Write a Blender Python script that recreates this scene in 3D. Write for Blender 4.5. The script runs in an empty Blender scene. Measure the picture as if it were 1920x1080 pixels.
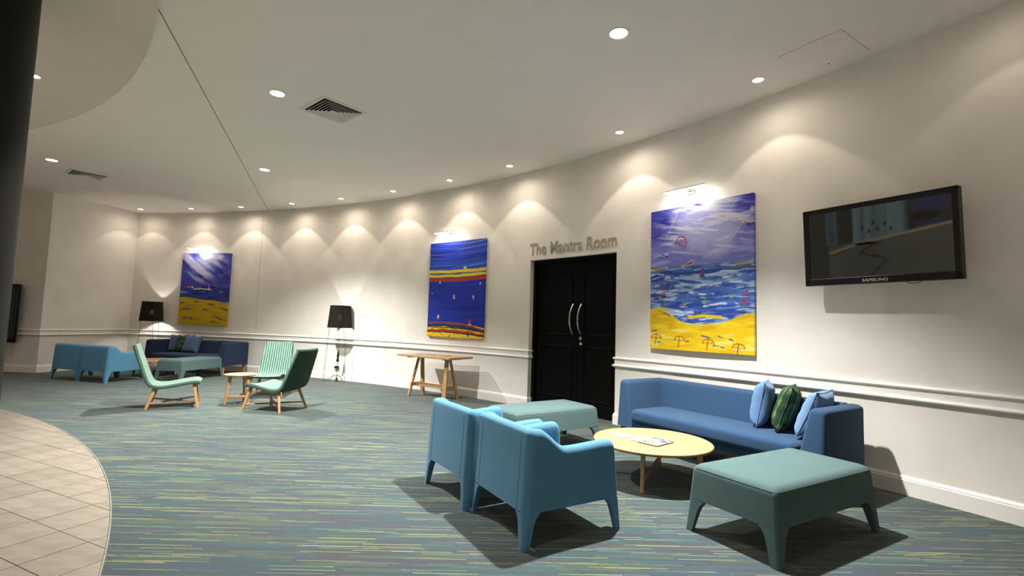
import bpy, bmesh, math, random
import numpy as np
from mathutils import Matrix, Vector

random.seed(7)
S = bpy.context.scene
COL = S.collection
PI = math.pi

# ---------------------------------------------------------------- camera, world, exposure, lights
FPX, PIT, ROLL, EYE = 916.0, math.radians(4.195), math.radians(1.70), 1.30
H = 3.8025                     # ceiling height
CX, CY, RW = -10.811, -4.133, 16.32   # the curved wall is an arc of this circle

cam_d = bpy.data.cameras.new('camera')
cam_d.sensor_width = 36.0
cam_d.lens = FPX / 1920 * 36.0
cam_d.clip_start = 0.05
cam = bpy.data.objects.new('camera', cam_d)
COL.objects.link(cam)
_c, _s, _cp, _sp = math.cos(ROLL), math.sin(ROLL), math.cos(PIT), math.sin(PIT)
_r = Vector((_c, -_s * _sp, _s * _cp)); _u = Vector((-_s, -_c * _sp, _c * _cp)); _f = Vector((0, _cp, _sp))
cam.matrix_world = Matrix(((_r.x, _u.x, -_f.x, 0), (_r.y, _u.y, -_f.y, 0), (_r.z, _u.z, -_f.z, EYE), (0, 0, 0, 1)))
S.camera = cam

S.view_settings.view_transform = 'Standard'
S.view_settings.look = 'None'
S.view_settings.exposure = 1.12
S.view_settings.gamma = 1.0
S.view_settings.use_curve_mapping = False
S.cycles.use_denoising = True
S.cycles.max_bounces = 8
S.cycles.diffuse_bounces = 5
S.cycles.sample_clamp_indirect = 6.0
S.cycles.caustics_reflective = False
S.cycles.caustics_refractive = False

W = bpy.data.worlds.new('world')
S.world = W
W.use_nodes = True
W.node_tree.nodes['Background'].inputs[0].default_value = (0.0, 0.0, 0.0, 1)
W.node_tree.nodes['Background'].inputs[1].default_value = 0.0

WARM = (1.0, 0.85, 0.71)
COOL = (1.0, 0.99, 0.96)
WASH_OUT, WASH_IN, WASH_SPILL, KEY_W, SOFFIT_W = 12.5, 7.0, 9.0, 1080.0, 2.0
KEY_DIM = [0.93, 0.94, 0.86, 0.07, 0.06, 0.06]
KEY_ANGLE = [101, 119, 121, 120, 110, 110]
WASH_DIM = [0.2, 0.7] + [1.0] * 7 + [0.8, 0.5]
KEYS = [(0.846, 4.0), (-2.699, 5.317), (-4.287, 8.187), (-7.753, 8.004)]
# unseen ceiling lights added behind the camera for ambient light
FILL_BEHIND = [(-0.9, 1.2), (-1.0, -2.2)]
# unseen spots added along the wall behind the camera, as ambient fill
BACK_FILL = [(-9.5 + 1.7 * i, -3.4) for i in range(6)]
WASH_PHI = [27.55, 33.8, 40.2, 47.6, 52.6, 57.9, 63.1, 68.2, 73.5, 78.6, 83.6]
SOFFIT_L = [(-4.30, 4.12), (-5.02, 4.90), (-6.6, 6.3), (-3.2, 2.6), (-2.7, 0.6), (-4.9, 2.2), (-6.6, 3.6), (-4.6, -0.8), (-7.0, 0.8)]  # first two visible; the rest are unseen, added for ambient bounce


def lamp(name, kind, loc, energy, color, **kw):
    d = bpy.data.lights.new(name, kind)
    d.energy = energy
    d.color = color
    for k, v in kw.items():
        setattr(d, k, v)
    o = bpy.data.objects.new(name, d)
    o.location = loc
    COL.objects.link(o)
    return o


def arc(phi, off=0.0, z=0.0):
    a = math.radians(phi)
    return Vector((CX + (RW - off) * math.cos(a), CY + (RW - off) * math.sin(a), z))


for p, dim in zip(WASH_PHI, WASH_DIM):
    q = arc(p, 0.43, H - 0.03)
    lamp('wall_wash_light', 'SPOT', q, WASH_OUT * dim, WARM, spot_size=math.radians(90), spot_blend=0.16, shadow_soft_size=0.02)
    lamp('wall_wash_spill', 'SPOT', q, WASH_SPILL * dim, WARM, spot_size=math.radians(172), spot_blend=0.8, shadow_soft_size=0.04)
    lamp('wall_wash_beam', 'SPOT', q, WASH_IN * dim, WARM, spot_size=math.radians(54), spot_blend=0.6, shadow_soft_size=0.02)
for (x, y), dim, wide in zip(KEYS + FILL_BEHIND, KEY_DIM, KEY_ANGLE):  # visible ceiling lights first, then the added unseen pair
    lamp('ceiling_key_light', 'SPOT', (x, y, H - 0.05), KEY_W * dim, COOL, spot_size=math.radians(wide), spot_blend=1.0, shadow_soft_size=0.05)
for x, y in BACK_FILL:
    lamp('back_fill_light', 'SPOT', (x, y, H - 0.12), 72.0, COOL, spot_size=math.radians(120), spot_blend=0.5, shadow_soft_size=0.05)
for x, y in SOFFIT_L:
    lamp('soffit_light', 'SPOT', (x, y, H - 0.12), SOFFIT_W, WARM, spot_size=math.radians(100), spot_blend=0.5, shadow_soft_size=0.04)


# ---------------------------------------------------------------- materials
def lin(r, g, b):
    def f(c):
        c /= 255.0
        return c / 12.92 if c <= 0.04045 else ((c + 0.055) / 1.055) ** 2.4
    return (f(r), f(g), f(b), 1.0)


class NT:
    """short-hand for building a node tree"""
    def __init__(self, name):
        self.m = bpy.data.materials.new(name)
        self.m.use_nodes = True
        self.t = self.m.node_tree
        self.b = self.t.nodes['Principled BSDF']
        self.n = self.t.nodes

    def add(self, kind, **kw):
        n = self.n.new(kind)
        for k, v in kw.items():
            setattr(n, k, v)
        return n

    def link(self, a, b):
        self.t.links.new(a, b)

    def val(self, sock, v):
        if hasattr(v, 'links') or hasattr(v, 'is_linked'):
            self.link(v, sock)
        else:
            sock.default_value = v

    def math(self, op, a, b=None, c=None):
        n = self.add('ShaderNodeMath', operation=op)
        self.val(n.inputs[0], a)
        if b is not None:
            self.val(n.inputs[1], b)
        if c is not None:
            self.val(n.inputs[2], c)
        return n.outputs[0]

    def coords(self, which='Object', scale=(1, 1, 1), rot=(0, 0, 0)):
        tc = self.add('ShaderNodeTexCoord')
        mp = self.add('ShaderNodeMapping')
        mp.inputs['Scale'].default_value = scale
        mp.inputs['Rotation'].default_value = rot
        self.link(tc.outputs[which], mp.inputs['Vector'])
        return mp.outputs['Vector']

    def noise(self, vec, scale, detail=3.0, rough=0.55):
        n = self.add('ShaderNodeTexNoise')
        n.inputs['Scale'].default_value = scale
        n.inputs['Detail'].default_value = detail
        n.inputs['Roughness'].default_value = rough
        self.link(vec, n.inputs['Vector'])
        return n.outputs['Fac']

    def ramp(self, fac, stops, interp='LINEAR'):
        n = self.add('ShaderNodeValToRGB')
        n.color_ramp.interpolation = interp
        e = n.color_ramp.elements
        while len(e) < len(stops):
            e.new(0.5)
        for i, (p, c) in enumerate(stops):
            e[i].position = p
            e[i].color = c
        self.link(fac, n.inputs['Fac'])
        return n.outputs['Color']

    def mix(self, fac, a, b, blend='MIX'):
        n = self.add('ShaderNodeMix', data_type='RGBA', blend_type=blend)
        self.val(n.inputs[0], fac)
        self.val(n.inputs[6], a)
        self.val(n.inputs[7], b)
        return n.outputs[2]

    def bump(self, height, strength, dist):
        n = self.add('ShaderNodeBump')
        n.inputs['Strength'].default_value = strength
        n.inputs['Distance'].default_value = dist
        self.link(height, n.inputs['Height'])
        self.link(n.outputs['Normal'], self.b.inputs['Normal'])

    def rough(self, r, spec=0.5, metal=0.0):
        self.b.inputs['Roughness'].default_value = r
        self.b.inputs['Specular IOR Level'].default_value = spec
        self.b.inputs['Metallic'].default_value = metal
        return self


def scaled(c, k):
    return (min(c[0] * k, 1), min(c[1] * k, 1), min(c[2] * k, 1), 1)


def paint(name, rgb, rough=0.85, var=0.04, spec=0.25):
    n = NT(name).rough(rough, spec)
    v = n.coords()
    c = lin(*rgb)
    f = n.noise(v, 3.0, 4)
    n.link(n.ramp(f, [(0.3, scaled(c, 1 - var)), (0.7, scaled(c, 1 + var))]), n.b.inputs['Base Color'])
    n.bump(n.noise(v, 320, 2), 0.06, 0.002)
    return n.m


def fabric(name, rgb, var=0.16, weave=1400):
    n = NT(name).rough(0.95, 0.12)
    v = n.coords()
    c = lin(*rgb)
    f1 = n.noise(v, weave * 0.35, 2)
    f2 = n.noise(v, 6, 3)
    f = n.math('ADD', n.math('MULTIPLY', f1, 0.75), n.math('MULTIPLY', f2, 0.25))
    n.link(n.ramp(f, [(0.3, scaled(c, 1 - var)), (0.7, scaled(c, 1 + var))]), n.b.inputs['Base Color'])
    n.b.inputs['Sheen Weight'].default_value = 0.10
    n.b.inputs['Sheen Roughness'].default_value = 0.5
    n.bump(f1, 0.25, 0.002)
    return n.m


def wood(name, rgb, axis=0, rough=0.5):
    n = NT(name).rough(rough, 0.35)
    sc = [22, 22, 22]
    sc[axis] = 1.6
    v = n.coords(scale=tuple(sc))
    c = lin(*rgb)
    f = n.noise(v, 1.4, 5, 0.6)
    n.link(n.ramp(f, [(0.25, scaled(c, 0.72)), (0.5, c), (0.8, scaled(c, 1.12))]), n.b.inputs['Base Color'])
    n.bump(f, 0.08, 0.002)
    return n.m


def plain(name, rgb, rough=0.5, spec=0.5, metal=0.0):
    n = NT(name).rough(rough, spec, metal)
    v = n.coords()
    c = lin(*rgb)
    f = n.noise(v, 40, 2)
    n.link(n.ramp(f, [(0.3, scaled(c, 0.94)), (0.7, scaled(c, 1.06))]), n.b.inputs['Base Color'])
    return n.m


def emit(name, rgb, strength):
    n = NT(name)
    n.b.inputs['Base Color'].default_value = lin(*rgb)
    n.b.inputs['Emission Color'].default_value = lin(*rgb)
    n.b.inputs['Emission Strength'].default_value = strength
    return n.m


def painted(name, rough=0.55, emission=0.0, spec=0.3, relief=True):
    """colour comes from the mesh's own paint attribute"""
    n = NT(name).rough(rough, spec)
    a = n.add('ShaderNodeAttribute')
    a.attribute_name = 'paint'
    if emission:
        n.b.inputs['Base Color'].default_value = (0.004, 0.004, 0.004, 1)
        n.link(a.outputs['Color'], n.b.inputs['Emission Color'])
        n.b.inputs['Emission Strength'].default_value = emission
    else:
        n.link(a.outputs['Color'], n.b.inputs['Base Color'])
        if relief:
            v = n.coords(scale=(30, 30, 90))
            n.bump(n.noise(v, 3, 4), 0.25, 0.004)
    return n.m


def carpet_mat():
    n = NT('striped_carpet').rough(1.0, 0.05)
    tc = n.add('ShaderNodeTexCoord')
    mp = n.add('ShaderNodeMapping')
    mp.inputs['Rotation'].default_value = (0, 0, -math.radians(1.2))
    n.link(tc.outputs['Object'], mp.inputs['Vector'])
    sx = n.add('ShaderNodeSeparateXYZ')
    n.link(mp.outputs['Vector'], sx.inputs[0])
    x, y = sx.outputs[0], sx.outputs[1]

    def rnd(a, b, seed):
        cb = n.add('ShaderNodeCombineXYZ')
        n.link(a, cb.inputs[0])
        n.val(cb.inputs[1], b)
        cb.inputs[2].default_value = seed
        w = n.add('ShaderNodeTexWhiteNoise', noise_dimensions='3D')
        n.link(cb.outputs[0], w.inputs['Vector'])
        return w.outputs['Value']

    def dashes(rowh, length, seed):
        row = n.math('FLOOR', n.math('DIVIDE', y, rowh))
        off = n.math('MULTIPLY', rnd(row, 0.0, seed), 17.0)
        seg = n.math('FLOOR', n.math('ADD', n.math('DIVIDE', x, length), off))
        return rnd(row, seg, seed + 0.37)

    # broad bands of base yarn, half-metre long
    band = dashes(0.030, 0.45, 3.0)
    base = n.ramp(band, [(0.0, lin(62, 69, 72)), (0.30, lin(66, 67, 72)), (0.45, lin(57, 72, 76)), (0.62, lin(55, 77, 74)),
                         (0.75, lin(71, 82, 71)), (0.90, lin(62, 67, 74))], 'CONSTANT')
    mid = dashes(0.012, 0.36, 9.0)
    base = n.mix(n.math('MULTIPLY', n.math('GREATER_THAN', mid, 0.70), 0.75), base, n.ramp(dashes(0.012, 0.36, 9.5), [(0.0, lin(54, 82, 84)), (0.35, lin(77, 87, 71)),
                 (0.6, lin(69, 72, 84)), (0.8, lin(55, 77, 91))], 'CONSTANT'))
    fine = dashes(0.0052, 0.34, 21.0)
    lineh = n.ramp(dashes(0.0052, 0.34, 22.0), [(0.0, lin(133, 134, 81)), (0.4, lin(109, 123, 84)), (0.65, lin(144, 143, 92)), (0.85, lin(87, 123, 113))], 'CONSTANT')
    base = n.mix(n.math('MULTIPLY', n.math('GREATER_THAN', fine, 0.915), 0.9), base, lineh)
    # tufts
    tv = n.coords(scale=(160, 160, 160))
    tuft = n.noise(tv, 1.0, 2)
    base = n.mix(0.55, base, n.ramp(tuft, [(0.3, (0.35, 0.35, 0.35, 1)), (0.7, (1.0, 1.0, 1.0, 1))]), 'MULTIPLY')
    n.link(base, n.b.inputs['Base Color'])
    n.b.inputs['Sheen Weight'].default_value = 0.2
    n.bump(tuft, 0.5, 0.004)
    return n.m


def stone_mat():
    n = NT('travertine_tile').rough(0.22, 0.45)
    v = n.coords()
    oi = n.add('ShaderNodeObjectInfo')
    sv = n.coords(scale=(3, 9, 3), rot=(0, 0, math.radians(65)))
    f = n.noise(sv, 1.5, 6, 0.6)
    spots = n.noise(v, 5, 5, 0.65)
    c = n.ramp(f, [(0.25, lin(124, 114, 101)), (0.55, lin(138, 130, 117)), (0.8, lin(149, 141, 128))])
    c = n.mix(n.ramp(spots, [(0.62, (0, 0, 0, 1)), (0.75, (0.6, 0.6, 0.6, 1))]), c, lin(178, 150, 112))
    k = n.math('ADD', n.math('MULTIPLY', oi.outputs['Random'], 0.14), 0.90)
    kk = n.add('ShaderNodeCombineColor')
    for i in range(3):
        n.link(k, kk.inputs[i])
    n.link(n.mix(1.0, c, kk.outputs[0], 'MULTIPLY'), n.b.inputs['Base Color'])
    return n.m


def grid_stone_mat():
    """pale tiled floor where it is too far off to tell the tiles apart"""
    n = NT('far_tiles').rough(0.25, 0.4)
    v = n.coords(rot=(0, 0, -math.radians(65.5)))
    br = n.add('ShaderNodeTexBrick', offset=0.0)
    br.inputs['Scale'].default_value = 1.0
    br.inputs['Brick Width'].default_value = 0.3
    br.inputs['Row Height'].default_value = 0.3
    br.inputs['Mortar Size'].default_value = 0.003
    br.inputs['Color1'].default_value = lin(206, 190, 170)
    br.inputs['Color2'].default_value = lin(196, 180, 160)
    br.inputs['Mortar'].default_value = lin(90, 76, 62)
    n.link(v, br.inputs['Vector'])
    n.link(br.outputs['Color'], n.b.inputs['Base Color'])
    return n.m


def stripe_fabric():
    n = NT('striped_green_fabric').rough(0.95, 0.1)
    tc = n.add('ShaderNodeTexCoord')
    sx = n.add('ShaderNodeSeparateXYZ')
    n.link(tc.outputs['Object'], sx.inputs[0])
    s = n.math('SINE', n.math('MULTIPLY', sx.outputs[0], 2 * PI / 0.036))
    nz = n.noise(n.coords(), 60, 2)
    f = n.math('ADD', n.math('MULTIPLY', s, 0.4), nz)
    n.link(n.ramp(f, [(0.35, lin(66, 96, 84)), (0.75, lin(128, 156, 142))]), n.b.inputs['Base Color'])
    n.bump(s, 0.3, 0.004)
    return n.m


def plaid_fabric():
    n = NT('green_check_fabric').rough(0.95, 0.1)
    tc = n.add('ShaderNodeTexCoord')
    sx = n.add('ShaderNodeSeparateXYZ')
    n.link(tc.outputs['Object'], sx.inputs[0])
    a = n.math('SINE', n.math('MULTIPLY', sx.outputs[0], 2 * PI / 0.035))
    b = n.math('SINE', n.math('MULTIPLY', sx.outputs[2], 2 * PI / 0.11))
    nz = n.noise(n.coords(scale=(60, 60, 14)), 1.0, 3)
    f = n.math('ADD', n.math('ADD', n.math('MULTIPLY', a, 0.14), n.math('MULTIPLY', b, 0.07)), nz)
    n.link(n.ramp(f, [(0.3, lin(30, 50, 38)), (0.58, lin(52, 74, 52)), (0.85, lin(116, 138, 98))]), n.b.inputs['Base Color'])
    return n.m


M = {}
M['wall'] = paint('wall_paint', (228, 223, 214))
M['ceil'] = paint('ceiling_paint', (246, 239, 232), 0.85, 0.012)
M['soffit'] = paint('soffit_paint', (222, 213, 202), 0.85, 0.012)
M['trim'] = paint('trim_paint', (236, 232, 224), 0.5, 0.02, 0.4)
M['carpet'] = carpet_mat()
M['stone'] = stone_mat()
M['farstone'] = grid_stone_mat()
M['grout'] = plain('grout', (92, 76, 60), 0.9, 0.2)
M['edge'] = plain('tile_edge_strip', (120, 124, 112), 0.5, 0.3)
M['joint'] = plain('joint_shadow_gap', (96, 90, 80), 0.9, 0.1)
M['hatchgap'] = plain('hatch_gap', (150, 144, 134), 0.9, 0.1)
M['column'] = plain('column_stone', (9, 9, 8), 0.5, 0.2)
M['black'] = plain('black_plastic', (14, 14, 15), 0.35, 0.4)
M['door'] = plain('ebony_door', (7, 6, 5), 0.5, 0.12)
M['chrome'] = plain('brushed_chrome', (205, 205, 205), 0.25, 0.5, 1.0)
M['nickel'] = plain('dull_nickel', (150, 146, 138), 0.4, 0.5, 1.0)
M['letter'] = plain('letter_silver', (170, 162, 143), 0.6, 0.3)
M['skyblue'] = fabric('sky_blue_wool', (78, 125, 152))
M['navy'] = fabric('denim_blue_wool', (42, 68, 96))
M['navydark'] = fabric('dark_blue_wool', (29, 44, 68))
M['teal'] = fabric('sea_green_wool', (74, 96, 95))
M['chairgreen'] = fabric('sage_green_wool', (90, 113, 101))
M['chairback'] = fabric('deep_green_wool', (47, 69, 59))
M['cushblue'] = fabric('pale_blue_cotton', (90, 121, 158), 0.08)
M['cushblue2'] = fabric('ice_blue_cotton', (103, 132, 166), 0.08)
M['cushgrey'] = fabric('grey_blue_cotton', (77, 98, 127), 0.08)
M['plaid'] = plaid_fabric()
M['stripe'] = stripe_fabric()
M['oak'] = wood('pale_oak', (176, 136, 92), 2)
M['oaktop'] = wood('pale_oak_top', (168, 133, 96), 0, 0.45)
M['oakedge'] = wood('oak_edge', (150, 108, 66), 0, 0.5)
M['walnutleg'] = wood('sofa_leg_oak', (170, 128, 82), 2)
M['wire'] = plain('black_wire', (26, 26, 26), 0.4, 0.5)
M['cool_glow'] = emit('cool_diffuser', (238, 248, 255), 9.0)
M['warm_glow'] = emit('warm_diffuser', (255, 240, 215), 9.0)
M['tube_glow'] = emit('picture_light_tube', (255, 250, 236), 12.0)
M['bulb'] = emit('lamp_bulb', (255, 214, 150), 12.0)
M['paper'] = plain('white_paper', (190, 184, 178), 0.6, 0.3)
M['white'] = plain('white_enamel', (226, 224, 216), 0.45, 0.4)
M['dark_slot'] = plain('dark_duct', (22, 22, 20), 0.9, 0.1)
M['canvas'] = painted('oil_paint')
M['print'] = painted('printed_cover', 0.35, relief=False)
M['screen'] = painted('off_screen_glow', 0.16, emission=0.42, spec=0.5)  # switched-off screens give out their painted colours as a faint glow


def shade_mat():
    n = NT('black_shade_fabric').rough(0.9, 0.1)
    v = n.coords(scale=(1, 1, 1))
    f = n.noise(v, 300, 2)
    n.link(n.ramp(f, [(0.3, lin(20, 20, 18)), (0.7, lin(34, 33, 30))]), n.b.inputs['Base Color'])
    tr = n.add('ShaderNodeBsdfTranslucent')
    tr.inputs['Color'].default_value = lin(90, 74, 50)
    tp = n.add('ShaderNodeBsdfTransparent')
    tp.inputs['Color'].default_value = (1, 0.9, 0.7, 1)
    m1 = n.add('ShaderNodeMixShader')
    m1.inputs[0].default_value = 0.05
    m2 = n.add('ShaderNodeMixShader')
    m2.inputs[0].default_value = 0.04
    n.link(n.b.outputs[0], m1.inputs[1])
    n.link(tr.outputs[0], m1.inputs[2])
    n.link(m1.outputs[0], m2.inputs[1])
    n.link(tp.outputs[0], m2.inputs[2])
    n.link(m2.outputs[0], n.n['Material Output'].inputs['Surface'])
    return n.m


M['shade'] = shade_mat()


# ---------------------------------------------------------------- mesh helpers
class MB:
    """collects shapes into one mesh"""
    def __init__(self):
        self.v, self.f = [], []

    def add(self, v, f):
        o = len(self.v)
        self.v += [tuple(p) for p in v]
        self.f += [tuple(i + o for i in q) for q in f]
        return self

    def loft(self, loops, cap0=True, cap1=True, closed=True):
        n = len(loops[0])
        v = [p for l in loops for p in l]
        f = []
        for i in range(len(loops) - 1):
            for j in range(n if closed else n - 1):
                k = (j + 1) % n
                f.append((i * n + j, i * n + k, (i + 1) * n + k, (i + 1) * n + j))
        if cap0:
            f.append(tuple(range(n))[::-1])
        if cap1:
            f.append(tuple((len(loops) - 1) * n + j for j in range(n)))
        return self.add(v, f)

    def box(self, c, s, bevel=0.0, seg=2, mat=None):
        bm = bmesh.new()
        bmesh.ops.create_cube(bm, size=1.0)
        bmesh.ops.scale(bm, vec=s, verts=bm.verts)
        if bevel:
            bmesh.ops.bevel(bm, geom=bm.edges[:], offset=bevel, segments=seg, affect='EDGES', profile=0.5)
        if mat is not None:
            bmesh.ops.transform(bm, matrix=mat, verts=bm.verts)
        bmesh.ops.translate(bm, vec=c, verts=bm.verts)
        bm.verts.index_update()
        v = [tuple(q.co) for q in bm.verts]
        f = [tuple(q.index for q in fc.verts) for fc in bm.faces]
        bm.free()
        return self.add(v, f)

    def bar(self, a, b, w, d=None, w2=None, d2=None, up=(0, 0, 1), bevel=False):
        """tapered bar from a to b, w x d at a, w2 x d2 at b; d along the direction nearest to `up`"""
        a, b = Vector(a), Vector(b)
        d = d or w
        w2 = w2 or w
        d2 = d2 or d
        t = (b - a).normalized()
        u = Vector(up)
        if abs(t.dot(u)) > 0.95:
            u = Vector((0, 1, 0))
        s = t.cross(u).normalized()
        u = s.cross(t).normalized()
        loops = []
        for p, ww, dd in ((a, w, d), (b, w2, d2)):
            k = 0.28
            pts = []
            for i, (su, sv) in enumerate(((-1, -1), (1, -1), (1, 1), (-1, 1))):
                # chamfered corner
                c1 = (su * ww / 2, sv * dd / 2 * (1 - k)) if i % 2 == 0 else (su * ww / 2 * (1 - k), sv * dd / 2)
                c2 = (su * ww / 2 * (1 - k), sv * dd / 2) if i % 2 == 0 else (su * ww / 2, sv * dd / 2 * (1 - k))
                pts += [c1, c2]
            loops.append([p + s * x + u * y for x, y in pts])
        return self.loft(loops)

    def tube(self, pts, r, n=8, r2=None):
        pts = [Vector(p) for p in pts]
        loops = []
        ref = None
        for i, p in enumerate(pts):
            t = (pts[min(i + 1, len(pts) - 1)] - pts[max(i - 1, 0)]).normalized()
            if ref is None:
                ref = Vector((0, 0, 1)) if abs(t.z) < 0.9 else Vector((1, 0, 0))
            s = t.cross(ref).normalized()
            u = s.cross(t).normalized()
            ref = u
            rr = r if r2 is None else r + (r2 - r) * i / (len(pts) - 1)
            loops.append([p + s * (rr * math.cos(2 * PI * k / n)) + u * (rr * math.sin(2 * PI * k / n)) for k in range(n)])
        return self.loft(loops)

    def lathe(self, prof, n=32, c=(0, 0, 0), cap0=True, cap1=True):
        loops = [[(c[0] + r * math.cos(2 * PI * k / n), c[1] + r * math.sin(2 * PI * k / n), c[2] + z) for k in range(n)] for r, z in prof]
        return self.loft(loops, cap0, cap1)

    def sweep(self, prof, path, cap=True):
        """prof = [(offset towards the room, z)] along a plan path [(point, room-side normal)]"""
        loops = []
        for p, nrm in path:
            loops.append([(p[0] + nrm[0] * o, p[1] + nrm[1] * o, z) for o, z in prof])
        return self.loft(loops, cap, cap)

    def build(self, name, mat, parent=None, smooth=False, angle=None):
        me = bpy.data.meshes.new(name)
        me.from_pydata(self.v, [], self.f)
        me.update()
        bm = bmesh.new()
        bm.from_mesh(me)
        bmesh.ops.recalc_face_normals(bm, faces=bm.faces[:])
        if smooth:
            lim = math.radians(angle or 40)
            for fc in bm.faces:
                fc.smooth = True
            for e in bm.edges:
                if len(e.link_faces) == 2 and e.calc_face_angle(0) > lim:
                    e.smooth = False
        bm.to_mesh(me)
        bm.free()
        me.materials.append(mat)
        o = bpy.data.objects.new(name, me)
        COL.objects.link(o)
        if parent is not None:
            o.parent = parent
        return o


def thing(name, label, cat, loc=(0, 0, 0), rz=0.0, group=None):
    o = bpy.data.objects.new(name, None)
    o.empty_display_size = 0.1
    o.location = loc
    o.rotation_euler = (0, 0, rz)
    COL.objects.link(o)
    return tag(o, label, cat, group)


def tag(o, label, cat, group=None):
    o['label'] = label
    o['category'] = cat
    if group:
        o['group'] = group
    return o


def struct(o):
    o['kind'] = 'structure'
    return o


def dup(root, loc, rz, label, group=None, swap=None):
    """copy a thing, its parts and their sub-parts"""
    r = root.copy()
    COL.objects.link(r)
    r.location = loc
    r.rotation_euler = (0, 0, rz)
    r['label'] = label
    if group:
        r['group'] = group

    def rec(src, dst):
        for ch in list(src.children):
            c = ch.copy()
            if swap and c.type == 'MESH':
                m = c.data.materials[0]
                if m in swap:
                    c.data = c.data.copy()
                    c.data.materials[0] = swap[m]
            COL.objects.link(c)
            c.parent = dst
            rec(ch, c)
    rec(root, r)
    return r


def rr_loop(hx, hy, r, z, cx=0.0, cy=0.0, seg=6):
    """rounded rectangle loop"""
    r = max(min(r, hx - 1e-4, hy - 1e-4), 1e-4)
    out = []
    for qx, qy, a0 in ((1, 1, 0), (-1, 1, 90), (-1, -1, 180), (1, -1, 270)):
        for k in range(seg + 1):
            a = math.radians(a0 + 90.0 * k / seg)
            out.append((cx + qx * (hx - r) + r * math.cos(a), cy + qy * (hy - r) + r * math.sin(a), z))
    return out


def soft_block(mb, hx, hy, z0, z1, r, er, taper=0.0, cx=0.0, cy=0.0, puff=0.0, seg=6):
    """block with rounded plan corners and rounded top and bottom edges; puff raises the middle of the top"""
    loops = []
    for k in range(seg + 1):
        a = PI / 2 * k / seg
        ins = er * (1 - math.sin(a))
        loops.append(rr_loop(hx + taper - ins, hy + taper - ins, max(r - ins * 0.6, 0.004), z0 + er * (1 - math.cos(a)), cx, cy))
    for k in range(seg + 1):
        a = PI / 2 * k / seg
        ins = er * (1 - math.cos(a))
        loops.append(rr_loop(hx - ins, hy - ins, max(r - ins * 0.6, 0.004), z1 - er * (1 - math.sin(a)), cx, cy))
    if puff:
        for t in (0.12, 0.3, 0.55, 0.8):
            loops.append(rr_loop((hx - er) * (1 - t), (hy - er) * (1 - t), max((r - er * 0.6) * (1 - t), 0.003), z1 + puff * math.sin(min(t * 1.6, 1) * PI / 2), cx, cy))
    mb.loft(loops)
    return mb


# ---------------------------------------------------------------- structure: floor, ceiling, walls
PH0, PH1 = 12.0, 85.15
DR, DL = 41.42, 47.15         # door opening (angles on the arc)
DH = 2.33
corner = arc(PH1)
PIL = (-9.80, 10.24)
BACK = -4.0
XR = arc(PH0)


def arc_path(a, b, step=0.75):
    n = max(2, int(abs(b - a) / step) + 1)
    out = []
    for i in range(n + 1):
        p = a + (b - a) * i / n
        q = arc(p)
        r = math.radians(p)
        out.append(((q.x, q.y), (-math.cos(r), -math.sin(r))))
    return out


floor = struct(MB().box((-3.5, 4.5, -0.05), (22, 20, 0.1)).build('floor', M['carpet']))


def wall_strip(name, path, z0, z1):
    return struct(MB().sweep([(0, z0), (0, z1), (-0.12, z1), (-0.12, z0)], path).build(name, M['wall'], smooth=True, angle=20))


wall_r = wall_strip('wall_right', arc_path(PH0, DR), 0, H)
wall_b = wall_strip('wall_back', arc_path(DL, PH1), 0, H)
lint = MB().sweep([(0, DH), (0, H), (-0.12, H), (-0.12, DH)], arc_path(DR, DL)).build('lintel', M['wall'], wall_r, smooth=True, angle=20)
# side wall with its projecting corner
pc = Vector((corner.x, corner.y))
pp = Vector(PIL)
nl = Vector((pc.y - pp.y, -(pc.x - pp.x))).normalized()      # room-side normal of the side wall
side_path = [((pc.x, pc.y), tuple(nl)), ((pp.x, pp.y), tuple((nl + Vector((0, -1))).normalized() * 1.40)), ((-13.0, 10.28), (0, -1))]
wall_l = struct(MB().sweep([(0, 0), (0, H), (-0.12, H), (-0.12, 0)], side_path).build('wall_left', M['wall']))
# the rest of the room behind the camera
struct(MB().box((-13.06, 3.1, H / 2), (0.12, 14.4, H)).build('wall_far_left', M['wall']))
struct(MB().box((-4.0, BACK - 0.06, H / 2), (18.3, 0.12, H)).build('wall_front', M['wall']))
struct(MB().box((XR.x + 0.06, (BACK + XR.y) / 2, H / 2), (0.12, XR.y - BACK + 0.1, H)).build('wall_near_right', M['wall']))
struct(MB().box((-3.5, 4.5, H + 0.05), (22, 20, 0.1)).build('ceiling', M['ceil']))

# dropped soffit over the tiled lobby: an arc-edged slab
SCX, SCY, SR = -9.591, -1.536, 8.52
mb = MB()
outer = [(SCX + SR * math.cos(math.radians(a)), SCY + SR * math.sin(math.radians(a))) for a in np.linspace(-8, 100, 90)]
poly = outer + [(-12.9, outer[-1][1]), (-12.9, outer[0][1])]
mb.loft([[(x, y, H - 0.085) for x, y in poly], [(x, y, H + 0.001) for x, y in poly]])
struct(mb.build('ceiling_soffit', M['soffit'], smooth=True, angle=30))

# shadow joint across ceiling and wall, its shade painted as thin dark strips
struct(MB().bar((-2.984, 3.858, H), (-5.83, 11.43, H), 0.007, 0.004).build('trim_1', M['joint']))
jq = arc(72.65, 0.0)
struct(MB().bar((jq.x, jq.y, 0.92), (jq.x, jq.y, H), 0.004, 0.003).build('trim_2', M['joint']))

# chair rail: two rounded beads with a flat between, skirting with a moulded top
R1, R2 = 0.894, 0.761


def bead(z, h, d):
    return [(0, z + h / 2)] + [(d * math.cos(a), z + h / 2 * math.sin(a)) for a in np.linspace(PI / 2 * 0.9, -PI / 2 * 0.9, 9)] + [(0, z - h / 2), (-0.02, z - h / 2), (-0.02, z + h / 2)]


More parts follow.
